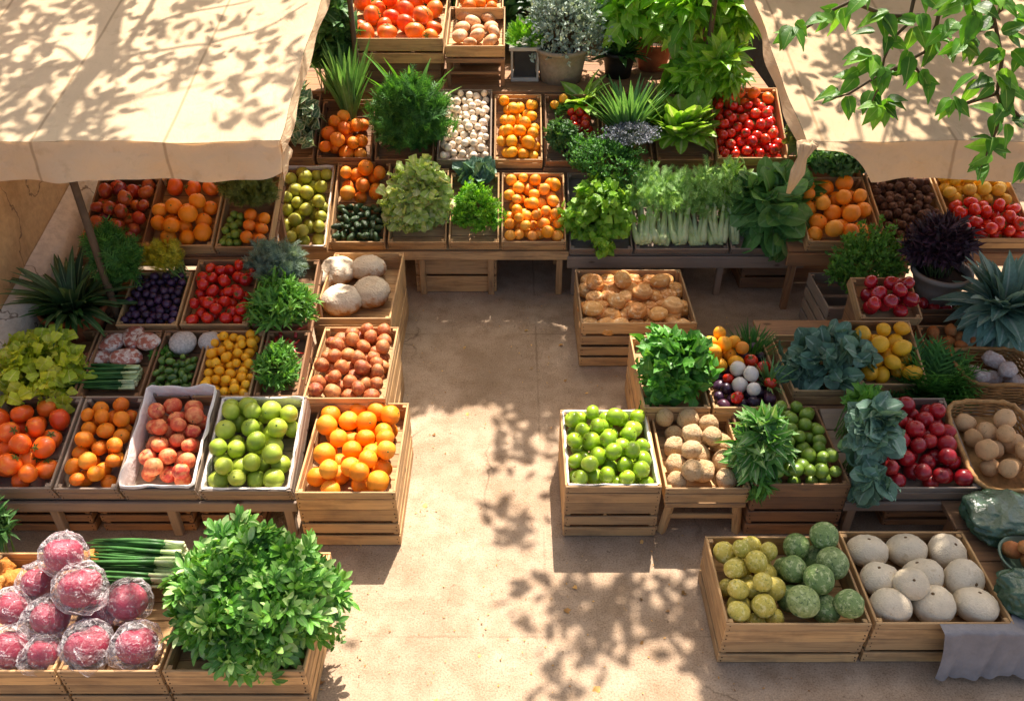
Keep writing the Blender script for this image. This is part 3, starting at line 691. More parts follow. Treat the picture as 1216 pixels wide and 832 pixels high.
for pts, r in (([(125,58),(150,45),(170,15),(190,-20)],.03), ([(95,95),(105,120),(92,150),(85,170)],.022), ([(120,62),(180,50),(250,42),(300,30),(365,2)],.014),
               ([(75,140),(130,125),(190,95),(230,70),(255,58)],.012), ([(100,135),(170,110),(240,95),(310,82),(345,70)],.008), ([(110,80),(80,50),(40,35),(0,30)],.016), ([(70,150),(40,120),(10,110)],.012),([(170,20),(230,5),(300,-10)],.012)):
    m = MB(); limb(m, lt, [above(a,b,6.5-.03*i) for i,(a,b) in enumerate(pts)], r, r*.5); m.build('branch', BARK, lt, True)
rt = thing('shade_tree', 'leafy tree behind the right awning with a leafy bough hanging over the canvas', 'tree', Vector((3.3,7.6,0)))
Ps = []; cl = []
for a in ((-1.15,2.4,3.9,4.9,(3.5,4.6),1250,9,.1),(.9,3.7,1.4,4.9,(3.5,4.6),620,9,.1),(.85,2.7,1.4,2.5,(3.4,4.2),330,9,.1),(-.3,.9,1.7,4.0,(3.5,4.6),260,9,.1),(-1.1,3.6,4.9,5.6,(3.6,4.6),60,8,.1)):
    q = canopy(*a); Ps += q[0]; cl += q[1]
tree_leaves(rt, Ps, .105)
m = MB(); limb(m, rt, [(3.3,7.6,0),(3.35,7.5,1.4),(3.2,7.2,2.8),(2.9,6.8,3.8),(2.3,7.0,4.2),(1.2,7.1,4.3),(.2,7.15,4.4)], .13,.03); m.build('trunk', BARK, rt, True)
cl = [c for c in cl if c.x-KX*c.z > 1.1 or c.y-KY*c.z > 4.0]
for c in random.sample(cl, 40):
    s = min([(3.2,7.2,2.8),(2.9,6.8,3.8),(2.3,7.0,4.2),(1.2,7.1,4.3),(.2,7.15,4.4)], key=lambda q: (Vector(q)-c).length)
    s = Vector(s); m = MB(); limb(m, rt, [s, s.lerp(c,.5)+Vector((0,0,.12)), c], .016, .004); m.build('branch', BARK, rt, True)
# the bough in view, top right
boughs = [[(1110,-60,2.95),(1085,0,2.9),(1079,28,2.88),(1060,46,2.85),(1050,70,2.84),(1045,100,2.82),(1036,120,2.8)],[(1130,-50,2.9),(1112,30,2.85),(1098,62,2.85),(1060,82,2.83),(1040,92,2.8),(1008,112,2.78),(990,116,2.78)],
          [(1240,-40,2.8),(1180,20,2.75),(1190,70,2.74),(1184,110,2.72),(1190,130,2.7),(1182,158,2.7),(1172,182,2.68),(1165,198,2.68)],[(1260,170,2.72),(1216,145,2.72),(1195,120,2.72)],[(1100,20,2.86),(1052,18,2.85),(1010,2,2.85),(985,14,2.85),(945,42,2.85),(930,46,2.85)],[(1182,30,2.75),(1150,40,2.75),(1128,60,2.76)],[(1184,110,2.72),(1150,122,2.72),(1122,130,2.72)],[(1062,82,2.83),(1085,78,2.83),(1098,94,2.82)]]
start = Vector((2.9,6.8,3.8)); hub = Vector((2.0,3.3,3.25))
m = MB(); limb(m, rt, [start, start.lerp(hub,.5)+Vector((0,0,.25)), hub], .05, .02); m.build('branch', BARK, rt, True)
for b in boughs:
    pts = [at_d(*q) for q in b]; m = MB()
    if b[0][1] < 0: pts = [hub, hub.lerp(pts[0],.6)+Vector((0,0,.06))] + pts
    limb(m, rt, pts, .009, .0025); m.build('branch', mat_plain('bough_bark','#4a3d26',.8,.3,20) if b is boughs[0] else bpy.data.materials['bough_bark'], rt, True)
clusters = [(987,19,225),(975,22,200),(1000,20,-70),(930,42,200),(945,40,-80),(1022,3,250),(1054,22,-60),(1045,25,240),(1097,25,-50),(1103,5,-40),(1090,40,-90),(1030,41,190),(1050,53,-85),(1062,55,-50),(1122,35,230),(1120,52,200),(1150,8,250),(1165,18,-60),(1185,2,-70),(1205,12,-50),(1160,40,-20),(1175,35,0),(1135,62,250),(1150,62,-80),(1157,52,0),(1204,50,-30),(1212,75,-60),(1180,62,190),(1022,68,200),(1030,75,225),(1010,90,195),(1038,87,230),(1050,85,-60),(1062,89,-20),(1085,75,-60),(1093,96,-100),(1103,98,-40),(985,109,190),(997,122,230),(1003,125,-90),(1035,137,230),(1046,140,-80),(1040,120,-90),(1060,128,-45),(1170,106,230),(1160,100,250),(1192,106,-60),(1200,115,-80),(1125,128,220),(1133,128,-90),(1188,131,-90),(1175,140,210),(1170,166,215),(1165,178,235),(1188,176,-40),(1160,190,225),(1174,186,-95),(1163,203,-110),(1213,206,-120),(1208,150,-30),(1150,25,200),(1135,10,240),(1215,30,-60),(1195,90,-30),(1110,60,-70),(1075,30,200)]
Pp=[];Dd=[];Nn=[];Ss=[]
rightv = Vector((1,0,0)); upv = Vector((0,SP,CP)); fw = Vector((0,CP,-SP))
for (x,y,a) in clusters:
    D = 2.84 if x < 1115 else 2.72
    o = at_d(x - 10*math.cos(R(a)), y + 10*math.sin(R(a)), D+random.gauss(0,.02))
    for k in range(random.choice((2,2,3,3,4))):
        an = R(a + random.uniform(-55,55)); d = rightv*math.cos(an) + upv*math.sin(an) + fw*random.gauss(-.05,.35)
        Pp.append(tuple(o+Vector((random.gauss(0,.008),random.gauss(0,.008),random.gauss(0,.008)))-rt.location)); Dd.append(tuple(d)); Nn.append(tuple(-fw*.7+Vector((random.gauss(0,.4),random.gauss(0,.4),.5+random.gauss(0,.3))))); Ss.append(random.uniform(.052,.09))
obj('hanging_leaves', np_mesh('hanging_leaves', [inst(tleaf(6,.31,.25,.3,'ovate',.012,5), np.array(Pp), np.array(Dd), np.array(Nn), Ss)]), mat_leaf('bough_leaf', ['#38681f','#4f8729','#2d5519','#6da235'], '#9dbb6a', .03, .38, .45), rt)
# ------------------------------------------------------------------ kinds of produce
GST = mat_plain('green_stalk', '#5f7a35', .6, .3, 10); BST = mat_plain('brown_stalk', '#6b5233', .8, .3, 10)
K = {}
def kind(key, *a, **kw): K[key] = Kind(*a, **kw)
kind('orange','orange','orange',[mat_fruit('orange_peel',['#e8821a','#f09526','#ee8a1e','#f5a637'],None,rough=.42,bump=.22,bscale=26),GST],dt=.04,s=(1,1,.95),stem='button',tilt=1.1)
kind('orange2','orange','orange',[mat_fruit('deep_orange_peel',['#dd7418','#e8881f','#d9691a','#eb9a35'],'#e0a23a',(.55,.75),.42,.22,26),GST],dt=.05,s=(1,1,.92),stem='button',tilt=1.1)
kind('redorange','tangerine','tangerine',[mat_fruit('tangerine_peel',['#e2531a','#ee7424','#d9431c','#f08a2e'],'#f0a03a',(.56,.78),.35,.15,26,.15),GST],dt=.1,s=(1,1,.84),lob=(8,.012),stem='calyx',tilt=.8)
kind('mandarin','mandarin','mandarin',[mat_fruit('mandarin_peel',['#f0a01f','#f4b234','#ea9420','#f2bb3f'],None,rough=.4,bump=.2,bscale=26),GST],dt=.06,s=(1,1,.9),stem='button',tilt=1.1)
kind('kumquat','kumquat','kumquat',[mat_fruit('kumquat_peel',['#ee9a26','#e88a25','#f3ab3c','#ea9a48'],None,rough=.4,bump=.16),GST],s=(.93,.93,1.05),stem='button',tilt=3)
kind('loquat','loquat','loquat',[mat_fruit('loquat_skin',['#efae22','#f3b932','#e9a01d'],None,rough=.42,bump=.1),BST],s=(.96,.96,1.02),stem='button',tilt=3)
kind('peach','peach','peach',[mat_fruit('peach_skin',['#cf4a34','#d96a42','#c23d33','#de8052'],'#eaa468',(.46,.72),.5,.1,40,0,1.6,zblush=.1),BST],dt=.12,s=(1,1,.94),stem='stalk',tilt=1.0)
kind('lime','lime','lime',[mat_fruit('lime_peel',['#93ad38','#a4b83f','#86a233','#b3c24c'],'#c2cc62',(.6,.8),.36,.18,26,.1),GST],dt=.04,s=(.97,.97,1),point=.03,stem='button',tilt=1.2)
kind('limeb','green_apple','green apple',[mat_fruit('green_apple_skin',['#86ab27','#96b932','#7aa026','#a3c03f'],'#bccb5c',(.58,.8),.28,.05,30,.3),BST],dt=.14,db=.08,s=(1,1,.93),stem='stalk',tilt=.8)
kind('olimes','green_plum','green plum',[mat_fruit('green_plum_skin',['#a0a338','#aead44','#939a33','#b7b452'],'#c8c069',(.58,.8),.42,.1,26),GST],dt=.08,s=(.98,.98,1),stem='button',tilt=1.0)
kind('tomato','tomato','tomato',[mat_fruit('tomato_skin',['#c7221a','#d5301d','#bd1d1c','#da4423'],'#df6a28',(.66,.85),.24,.03,20,.4),GST],dt=.13,s=(1,1,.86),lob=(5,.02),stem='calyx',tilt=.8)
kind('mixtom','heirloom_tomato','tomato',[mat_fruit('heirloom_skin',['#8f2a1d','#b8402a','#c8722d','#7a2434','#b0572b','#95331f'],'#cf8a3a',(.55,.8),.32,.05,20,.2),GST],dt=.15,s=(1.04,1.04,.82),lob=(6,.05),stem='calyx',tilt=.8)
kind('onion','red_potato','potato',[mat_fruit('red_potato_skin',['#a5522f','#b86a3c','#93442c','#c4824c'],'#d09a5c',(.5,.74),.45,.2,18,0,2.4,('#6d3226',7,.62))],nz=.06,s=(1.02,.96,.95),tilt=3)
kind('plum','plum','plum',[mat_fruit('plum_skin',['#34203a','#43284a','#2b1a30','#4d3450'],'#6d5a78',(.56,.8),.4,.05,20,.1)],dt=.06,s=(.95,.95,1.02),tilt=3)
kind('dplum','plum','plum',[mat_fruit('dark_plum_skin',['#2a1a2e','#381f36','#221626','#4a2436'],'#5d4c70',(.58,.8),.35,.05,20,.15)],dt=.06,s=(.95,.95,1.08),tilt=3)
kind('garlic','white_onion','onion',[mat_fruit('white_onion_skin',['#e6d8c4','#dccbb2','#ecdfce'],'#cfb596',(.62,.8),.45,.2,14)],s=(1,1,.94),point=.16,lob=(10,.02),tilt=1.2)
kind('mush','brown_mushroom','mushroom',[mat_fruit('mushroom_skin',['#c98f5f','#d8a678','#b97f50'],'#ead2b5',(.5,.7),.6,.1,20)],s=(1,1,.72),db=.3,tilt=.4)
kind('apple','red_apple','apple',[mat_fruit('red_apple_skin',['#a01424','#b31c28','#8e1222','#bd2a30'],'#c75a44',(.68,.85),.2,.03,20,.5),BST],dt=.16,db=.08,s=(1,1,.92),stem='stalk',tilt=.8)
kind('pome','pomegranate','pomegranate',[mat_fruit('pomegranate_skin',['#9c1620','#b01c22','#86121c','#bb2e2c'],'#c0503f',(.6,.8),.3,.08,20,.3),mat_plain('pomegranate_crown','#6d1c22',.6)],lob=(6,.015),stem='crown',tilt=1.3)
kind('lemon','lemon','lemon',[mat_fruit('lemon_peel',['#e2a823','#eab72f','#dc9f22','#edc243'],None,rough=.4,bump=.2,bscale=26),GST],s=(.94,.94,1.06),point=.1,tilt=3)
kind('lemonb','yellow_plum','plum',[mat_fruit('yellow_plum_skin',['#d9a92c','#cfa03a','#e0b53a'],'#e3c35c',(.55,.75),.45,.1,20)],s=(.95,.95,1.1),tilt=3)
kind('walnut','walnut','walnut',[mat_fruit('walnut_shell',['#8a5a3c','#a06d49','#774a31'],'#5d3825',(.5,.6),.7,.9,7)],hi=.1,s=(.95,.95,1.05),tilt=3,seg=16,rings=11)
kind('potato','potato','potato',[mat_fruit('potato_skin',['#c9a071','#d6b083','#bd9465'],'#b28a5a',(.55,.75),.62,.3,16,0,2,('#8f6a42',6,.64))],nz=.07,s=(1.05,.93,.92),tilt=3)
kind('gpotato','celeriac','celeriac',[mat_fruit('celeriac_skin',['#d8b78a','#e0c39a','#cda878'],'#b98f5f',(.5,.7),.65,.6,9,0,3,('#9d7446',8,.6))],nz=.05,hi=.04,s=(1,1,.93),tilt=3)
kind('sweetp','sweet_potato','potato',[mat_fruit('sweet_potato_skin',['#b06a35','#bf7b42','#a05d30','#c98b50'],'#c9935a',(.56,.78),.55,.3,16)],nz=.08,s=(1.1,.92,.9),tilt=3)
kind('grape','green_fig','fig',[mat_fruit('green_fig_skin',['#6d8d2f','#7d9c36','#5f7f2a','#8da947'],'#a5b860',(.58,.8),.34,.08,20,.15),GST],s=(.96,.96,1.02),stem='button',tilt=2)
kind('ymelon','yellow_melon','melon',[mat_fruit('yellow_melon_rind',['#bdb14e','#cabb58','#aca947'],'#d9cd82',(.52,.62),.5,.22,9,0,3,('#7d8238',5,.6))],lob=(9,.02),s=(1,1,.96),tilt=3)
kind('gmelon','green_melon','melon',[mat_fruit('green_melon_rind',['#6d8a4e','#7d9858','#5a7746','#90a365'],'#b0bb84',(.52,.62),.5,.22,9,0,3.5,('#3f5a33',6,.57))],lob=(9,.02),s=(1,1,1.08),tilt=3)
kind('squash','white_squash','squash',[mat_fruit('white_squash_skin',['#cfc3aa','#d9ceb6','#c5b79b'],'#b09a74',(.6,.8),.55,.3,12,0,1.8,('#a37c48',7,.68)),BST],dt=.12,db=.05,nz=.03,hi=.045,s=(1.06,1.04,.9),lob=(9,.02),stem='button',tilt=.45)
kind('bun','bread_bun','bread',[mat_fruit('bun_crust',['#cf9048','#dba35c','#c4813c','#e2b070'],'#efd9ad',(.54,.74),.5,.3,9,.1,2.2,('#a3662e',5,.66))],s=(1.12,1.12,.72),nz=.035,tilt=.18,swirl=.09,seg=28,rings=22)
kind('cuke','small_cucumber','cucumber',[mat_fruit('cucumber_skin',['#26401f','#31502a','#1d3419'],'#547040',(.58,.75),.35,.35,12,.15)],s=(.72,.72,1.35),tilt=1.9)
kind('mini','small_lime','lime',[mat_fruit('small_lime_peel',['#65822c','#77923a','#5a7528'],'#8fa550',(.6,.8),.4,.15,26)],tilt=3)
kind('pepper','green_pepper','pepper',[mat_fruit('pepper_skin',['#45682a','#557a31','#385a24','#6f8f3c'],'#86a04a',(.62,.8),.3,.06,14,.25),GST],s=(.75,.75,1.25),lob=(3,.07),dt=.15,stem='stalk',tilt=3)
kind('radish','white_radish','radish',[mat_fruit('white_radish_skin',['#cfc8c4','#d9d3cc'],'#b4a9ad',(.55,.75),.35,.05,12,.2)],point=.12,tilt=3)
kind('ginger','ginger_root','ginger',[mat_fruit('ginger_skin',['#b9762f','#c58438','#a9682a'],'#d09a55',(.55,.75),.6,.4,9)],nz=.2,nsc=2.2,s=(1.25,.85,.75),tilt=3)
# ------------------------------------------------------------------ LEFT WING
def o_of(b): return (b.M.translation.y, b.M.translation.z)
def wx_at(px, py, D): return at_d(px, py, D).x
# L1: front row on the grey plank rack
b1 = crate_at('grey crate of red tangerines at the far left of the front row', -55, 60, 580, 470, 2.89, 18, .11, wood='grey')
fill(b1, K['redorange'], .052, 40, 'red orange tangerine in the far left front crate', mound=.7)
b2 = crate_at('narrow grey crate of small oranges, second from the left in the front row', 62, 139, 581, 470, 2.89, 18, .11, wood='grey', yaw=0)
fill(b2, K['orange2'], .040, 50, 'small orange in the narrow front crate')
b3 = crate_at('paper lined crate of red peaches in the front row', 141, 232, 582, 462, 2.89, 18, .115, wood='grey')
fill(b3, K['peach'], .043, 44, 'blushed peach in the paper lined crate', xr=(.06,.94), yr=(.05,.95))
b4 = crate_at('crate heaped with green limes left of the big oranges', 235, 346, 583, 470, 2.89, 18, .105, wood='grey')
fill(b4, K['lime'], .049, 54, 'green lime heaped in the front crate left of the aisle', mound=1.1)
rack('long grey plank rack under the left front row of crates', wx_at(-110,585,2.89), wx_at(346,585,2.89), (b1.M.translation.y, b1.M.translation.z), 18, b1.L, lip=.055, legs=4)
for (a, c, lab) in ((-60,15,'dark slatted crate under the tangerines'),(20,118,'empty slatted crate on the ground under the narrow oranges crate'),(128,236,'empty slatted crate on the ground under the peaches'),(246,318,'small empty slatted crate on the ground under the limes')):
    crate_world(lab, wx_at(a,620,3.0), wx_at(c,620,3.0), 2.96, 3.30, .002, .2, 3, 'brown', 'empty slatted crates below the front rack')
# paper liners
PAPER = mat_plain('white_paper', '#e9e0d6', .8, .12, 6, .5, bdist=.02)
def liner(b, label, up=.03, wob=.014, inset=.004, roll=.03):
    root = bpy.data.objects.new('paper_liner', None); link(root); root.matrix_world = b.M; tag(root, label, 'paper liner', 'paper liners inside crates')
    x0, x1 = -b.w/2+b.t+inset, b.w/2-b.t-inset; y0, y1 = b.t+inset, b.L-b.t-inset
    per = 2*((x1-x0)+(y1-y0))
    def edge(u):
        s = (u%1)*per
        if s < x1-x0: return (x0+s, y0, 0,-1)
        s -= x1-x0
        if s < y1-y0: return (x1, y0+s, 1,0)
        s -= y1-y0
        if s < x1-x0: return (x1-s, y1, 0,1)
        return (x0, y1-(s-(x1-x0)), -1,0)
    def f(u, v):
        x,y,nx,ny = edge(u); q = mnoise.noise(Vector((u*26, v*3, 3))); z = b.z0+.002 + (b.h-b.z0)*min(1,v/.6)
        if v > .6: k = (v-.6)/.4; z += up*math.sin(k*2.4)+wob*k*mnoise.noise(Vector((u*18,1,7))); x += nx*(roll*k*k+.2*roll*k); y += ny*(roll*k*k+.2*roll*k)
        else: x -= nx*(.006+.006*q)*min(1,v*4); y -= ny*(.006+.006*q)*min(1,v*4)
        return (x+nx*.004*q*(v>.6), y+ny*.004*q*(v>.6), z)
    m = MB(); m.grid(f, 120, 10); m.build('sheet', PAPER, root, True); return root
liner(b3, 'crumpled white paper liner around the red peaches', .04, .03, .004, .014)
liner(b4, 'white paper edge showing around the heaped green limes', .004, .008, .004, .006)
# oranges stack beside the aisle
s1 = crate_at('tan crate of big oranges on top of the aisle stack', 349, 470, 585, 478, 2.86, 0, .12)
fill(s1, K['orange'], .053, 48, 'big orange in the stacked crate by the aisle', mound=.9)
under(s1, 'deep slatted crate under the big oranges by the aisle')
# L2
b5 = crate_at('crate holding the frilly yellow green lettuce', -30, 86, 472, 392, 3.42, 15, .09, wood='brown')
b6 = crate_at('crate of spring onions and wrapped cured meat', 88, 166, 472, 392, 3.42, 15, .09, wood='brown')
b7 = crate_at('small crate of green peppers below the white cheeses', 168, 225, 472, 392, 3.42, 15, .09, wood='brown')
fill(b7, K['pepper'], .022, 75, 'small green pepper in the crate below the white cheeses', yr=(0,.66), cand=14)
b8 = crate_at('crate of small yellow loquats', 227, 297, 471, 392, 3.42, 15, .09)
fill(b8, K['loquat'], .0265, 90, 'small yellow loquat in the left wing crate', mound=.6, cand=18)
b9 = crate_at('crate of green herbs and chillies beside the loquats', 299, 354, 471, 392, 3.42, 15, .09, wood='brown')
rack('plank rack under the lettuce and loquat row', wx_at(-60,472,3.42), wx_at(354,472,3.42), o_of(b5), 15, b5.L, 'brown', .05, 4)
s2 = crate_at('tan crate of red potatoes in the aisle column', 358, 458, 473, 388, 3.46, 0, .10)
fill(s2, K['onion'], .042, 72, 'mottled red potato in the aisle column crate', mound=.5, cand=20)
under(s2, 'deep slatted crate under the red potatoes')
# L3
b10 = crate_at('small crate of dark plums', 136, 210, 386, 322, 3.9, 18, .085)
fill(b10, K['plum'], .0225, 150, 'small dark plum in the left wing crate', cand=12, mound=.3)
b11 = crate_at('crate of red tomatoes in the left wing', 212, 294, 386, 308, 3.9, 18, .085)
fill(b11, K['tomato'], .037, 62, 'red tomato in the left wing crate', mound=.5, cand=18)
b12 = crate_at('crate holding the leafy herb bunches beside the white cheeses', 298, 366, 386, 308, 3.92, 18, .085, wood='brown')
rack('plank rack under the plums and tomatoes', wx_at(140,386,3.9)-.12, wx_at(366,386,3.9), o_of(b10), 18, b11.L, 'brown', .05, 3)
s3 = crate_at('tan crate of four floury loaves by the aisle', 370, 464, 378, 300, 4.2, 0, .13)
under(s3, 'deep slatted crate under the floury loaves')
# round floury loaves
FL = mat_fruit('floury_crust', ['#cfc2ae','#c7b89f'], '#a9743f', (.42,.62), .75, .35, 10, 0, 2.6, ('#8a6038', 4, .7), zblush=-.4)
def loaf_me(i):
    me = fruit_mesh('floury_loaf', FL, swirl=.05, hi=.05, s=(1,1,.66), dt=.2, nz=.035, seed=20+i, lob=(5,.015), seg=30, rings=18); return me
for i, (x, y, r) in enumerate(((402,320,.122),(437,317,.122),(406,356,.132),(440,346,.126))):
    p = at_z(x, y, .45); o = obj('floury_loaf', loaf_me(i)); o.matrix_world = Matrix.Translation((p.x, p.y, s3.M.translation.z+s3.z0+.60*r)) @ Euler((.08*(-1)**i,.05,i)).to_matrix().to_4x4() @ Matrix.Scale(r,4)
    tag(o, ('white floury round loaf at the back left of the four','white floury round loaf at the back right of the four, nearest the crate corner','largest white floury loaf at the front left of the four','white floury loaf at the front right of the four, by the crate wall')[i], 'loaf', 'floury loaves')
o = obj('floury_loaf', loaf_me(5)); p = at_z(386,330,.45); o.matrix_world = Matrix.Translation((p.x-.02, p.y+.02, s3.M.translation.z+s3.z0+.065)) @ Matrix.Scale(.085,4); tag(o,'small cracked floury loaf squeezed against the left wall of the crate','loaf','floury loaves')
# L4
b13 = crate_at('crate of mixed dark tomatoes under the left awning', 92, 170, 293, 208, 4.4, 25, .09, wood='brown')
fill(b13, K['mixtom'], .044, 52, 'mottled dark tomato under the left awning', mound=.5)
b14 = crate_at('crate of large glowing oranges under the left awning', 168, 252, 292, 208, 4.42, 25, .09)
fill(b14, K['orange'], .051, 32, 'large orange in the crate under the left awning', mound=.8, yr=(0,.72)); fill(b14, K['redorange'], .055, 7, 'reddish tangerine behind the large oranges under the awning', yr=(.72,1))
b15 = crate_at('crate of small limes, mandarins and dry herbs under the awning corner', 254, 320, 294, 205, 4.42, 25, .085)
fill(b15, K['mini'], .025, 26, 'tiny green lime beside the mandarins', xr=(0,.45), yr=(0,.48)); fill(b15, K['orange2'], .038, 15, 'mandarin orange beside the tiny limes', xr=(.45,1), yr=(0,.48))
rack('plank rack under the awning row of oranges', wx_at(92,293,4.4)-.05, wx_at(320,293,4.4), o_of(b13), 25, b14.L, 'brown', .05, 3)
# ------------------------------------------------------------------ CENTRE back table
C1 = 5.19
c1 = crate_at('paper lined crate of yellow green plums', 322, 388, 294, 196, C1, 28, .1)
fill(c1, K['olimes'], .047, 46, 'yellow green plum in the back table crate', mound=.8); liner(c1, 'thin white paper around the yellow green plums', .004, .008, .004, .005)
c2 = crate_at('crate of oranges above small cucumbers', 390, 457, 288, 192, C1, 28, .1)
fill(c2, K['cuke'], .029, 78, 'small dark cucumber at the front of the shared crate', yr=(0,.5), cand=14); fill(c2, K['orange2'], .052, 22, 'orange piled behind the small cucumbers', yr=(.5,1), mound=.8)
c3 = crate_at('crate under the pale green lettuce heads', 460, 530, 288, 200, C1, 28, .09)
c4 = crate_at('crate under the curly parsley', 532, 593, 288, 205, C1, 28, .09)
c5 = crate_at('crate of egg shaped kumquats on the back table', 595, 673, 288, 205, C1, 28, .10)
fill(c5, K['kumquat'], .041, 88, 'orange yellow kumquat in the back table crate', mound=.5, cand=20)
c6 = crate_at('low crate under the round leaved basil', 676, 752, 296, 205, C1, 28, .07, wood='grey')
c7 = crate_at('low crate under the fennel bulbs', 754, 866, 296, 205, C1, 28, .06, wood='grey')
c8 = crate_at('low crate under the big spinach', 868, 958, 296, 205, C1, 28, .07, wood='grey')
rack('long wooden back rack carrying lettuce and kumquats', wx_at(322,288,C1), wx_at(674.5,288,C1), o_of(c3), 28, c5.L, 'tan', .06, 5)
rack('long grey back rack carrying basil, fennel and spinach', wx_at(676,296,C1), wx_at(958,296,C1), o_of(c6), 28, c6.L, 'grey', .085, 4)
crate_world('slatted crate on the ground below the curly parsley', wx_at(497,350,5.32), wx_at(590,350,5.32), 5.27, 5.62, .002, .30, 2, 'tan', 'slatted crates standing under the back racks')
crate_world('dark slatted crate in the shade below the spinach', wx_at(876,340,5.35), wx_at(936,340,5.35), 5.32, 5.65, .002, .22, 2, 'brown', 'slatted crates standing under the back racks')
# C2 second tier
C2 = 5.78
d1 = crate_at('crate of variegated leaves beside the left awning', 330, 372, 188, 110, C2, 28, .1, wood='brown')
d2 = crate_at('crate of oranges in front of the standing leeks', 375, 441, 188, 118, C2, 28, .1, wood='brown')
fill(d2, K['orange2'], .052, 22, 'orange in the crate in front of the standing leeks', mound=1.0, yr=(0,.75))
d3 = crate_at('crate under the feathery dill', 444, 515, 190, 110, C2, 28, .09, wood='brown')
d4 = crate_at('crate of small white onions', 518, 584, 190, 106, C2, 28, .1, wood='grey')
fill(d4, K['garlic'], .0285, 118, 'small white onion in the second tier', mound=.3, cand=14)
d5 = crate_at('crate of yellow mandarins beside the white onions', 586, 645, 190, 112, C2, 28, .1)
fill(d5, K['mandarin'], .044, 42, 'yellow mandarin in the second tier crate', mound=.4)
d6 = crate_at('dark crate of mixed red and green salad produce', 648, 714, 192, 112, C2, 28, .09, wood='brown')
fill(d6, K['tomato'], .034, 16, 'small red tomato in the mixed salad crate', xr=(.4,.95), yr=(.45,.85)); fill(d6, K['mandarin'], .036, 5, 'yellow fruit at the back of the mixed salad crate', xr=(.05,.45), yr=(.78,1)); fill(d6, K['dplum'], .024, 16, 'dark red berry plum at the front of the mixed salad crate', xr=(.3,.9), yr=(.02,.25))
d7 = crate_at('dark tray under the leek bunches', 717, 776, 190, 110, C2, 28, .07, wood='brown')
d8 = crate_at('dark tray under the pak choi', 780, 848, 190, 112, C2, 28, .09, wood='brown')
d9 = crate_at('tan crate of small red tomatoes beside the right awning', 852, 938, 188, 104, C2, 28, .12)
fill(d9, K['tomato'], .039, 66, 'small red tomato in the crate beside the right awning', mound=.4, yr=(0,.8)); fill(d9, K['redorange'], .047, 8, 'orange red tomato at the back of the crate beside the right awning', yr=(.75,1))
rack('plank rack of the second tier on the left', wx_at(330,190,C2), wx_at(645,190,C2), o_of(d4), 28, d4.L, 'brown', .07, 4)
rack('plank rack of the second tier on the right', wx_at(647,190,C2), wx_at(938,190,C2), o_of(d7), 28, d7.L, 'brown', .07, 4)
# C3 back counter
zC = 1.10
table('wide dark counter at the back that carries the potted plants', -1.9, 2.0, 6.42, 7.9, zC, 'brown', .2, 4, name='back_counter')
e1 = crate_at('big tan crate of large red oranges at the top of the scene', 405, 526, 46, -22, 6.55, 8, .2, slats=2, floor=.09)
fill(e1, K['redorange'], .074, 46, 'large red orange in the big top crate', mound=.5)
b = e1; crate_world('low slatted crate propping up the big red oranges', b.M.translation.x-b.w/2+.03, b.M.translation.x+b.w/2-.03, 6.62, 7.1, zC+.002, b.M.translation.z-.004, 1, 'brown')
# mushrooms on a stool
e2 = crate_at('pale crate of brown mushrooms on the wooden stool', 528, 600, 55, 8, 6.5, 10, .09)
fill(e2, K['mush'], .06, 17, 'brown mushroom in the pale crate on the stool', mound=.4)
root = thing('stool', 'slim wooden stool holding the mushroom crate', 'stool', Vector((e2.M.translation.x, 6.52, zC))); zt = e2.M.translation.z - zC - .004
for sx in (-1,1):
    for yy in (.0,.3): MB().box(sx*e2.w*.46-.016, sx*e2.w*.46+.016, yy, yy+.03, .001, zt-.002, None, .003).build('leg', WZd, root)
MB().box(-e2.w*.44, e2.w*.44, .006, .024, zt*.42, zt*.42+.022, None, .003).build('rung', WXd, root); MB().box(-e2.w*.5, e2.w*.5, -.02, -.002, zt-.035, zt-.003, None, .003).build('apron', WXd, root)
e3 = crate_at('small crate of orange fruit behind the mushrooms at the top edge', 540, 598, 10, -30, 7.0, 8, .09, wood='tan')
fill(e3, K['orange2'], .055, 12, 'orange in the small crate at the top edge')
pedestal('dark box under the small top edge crate', e3.M.translation+Vector((0,.22,0)), e3.w*.9, e3.M.translation.z-.004, 'brown')
# ------------------------------------------------------------------ bread crate standing alone
p = at_d(757, 384, 4.36)
s5 = crate_at('large tan crate of golden bread buns standing on the ground', 690, 829, 384, 320, 4.36, 0, p.z-.004, slats=4, floor=p.z-.13)
for sx in (-1,): pass

for j in range(6):
    for i in range(7 if j%2 == 0 else 6):
        x = -s5.w/2+.065+(i+.5*(j%2))*(s5.w-.13)/6; y = .065+j*(s5.L-.13)/5; r = .058*random.uniform(.92,1.08)
        put(K['bun'], s5.M, (x+random.gauss(0,.006), y+random.gauss(0,.006), s5.z0+.05+.012*(j%2)), r, 'golden round bread bun in the big crate', 'pile: golden bread buns')
for (x, y) in ((-.24,.48),(-.12,.25),(.06,.36),(.2,.5),(.24,.2),(-.28,.16),(.0,.14),(-.05,.52),(.13,.1)):
    put(K['bun'], s5.M, (x, y, s5.z0+.118), .06*random.uniform(.95,1.1), 'golden round bread bun in the big crate', 'pile: golden bread buns')
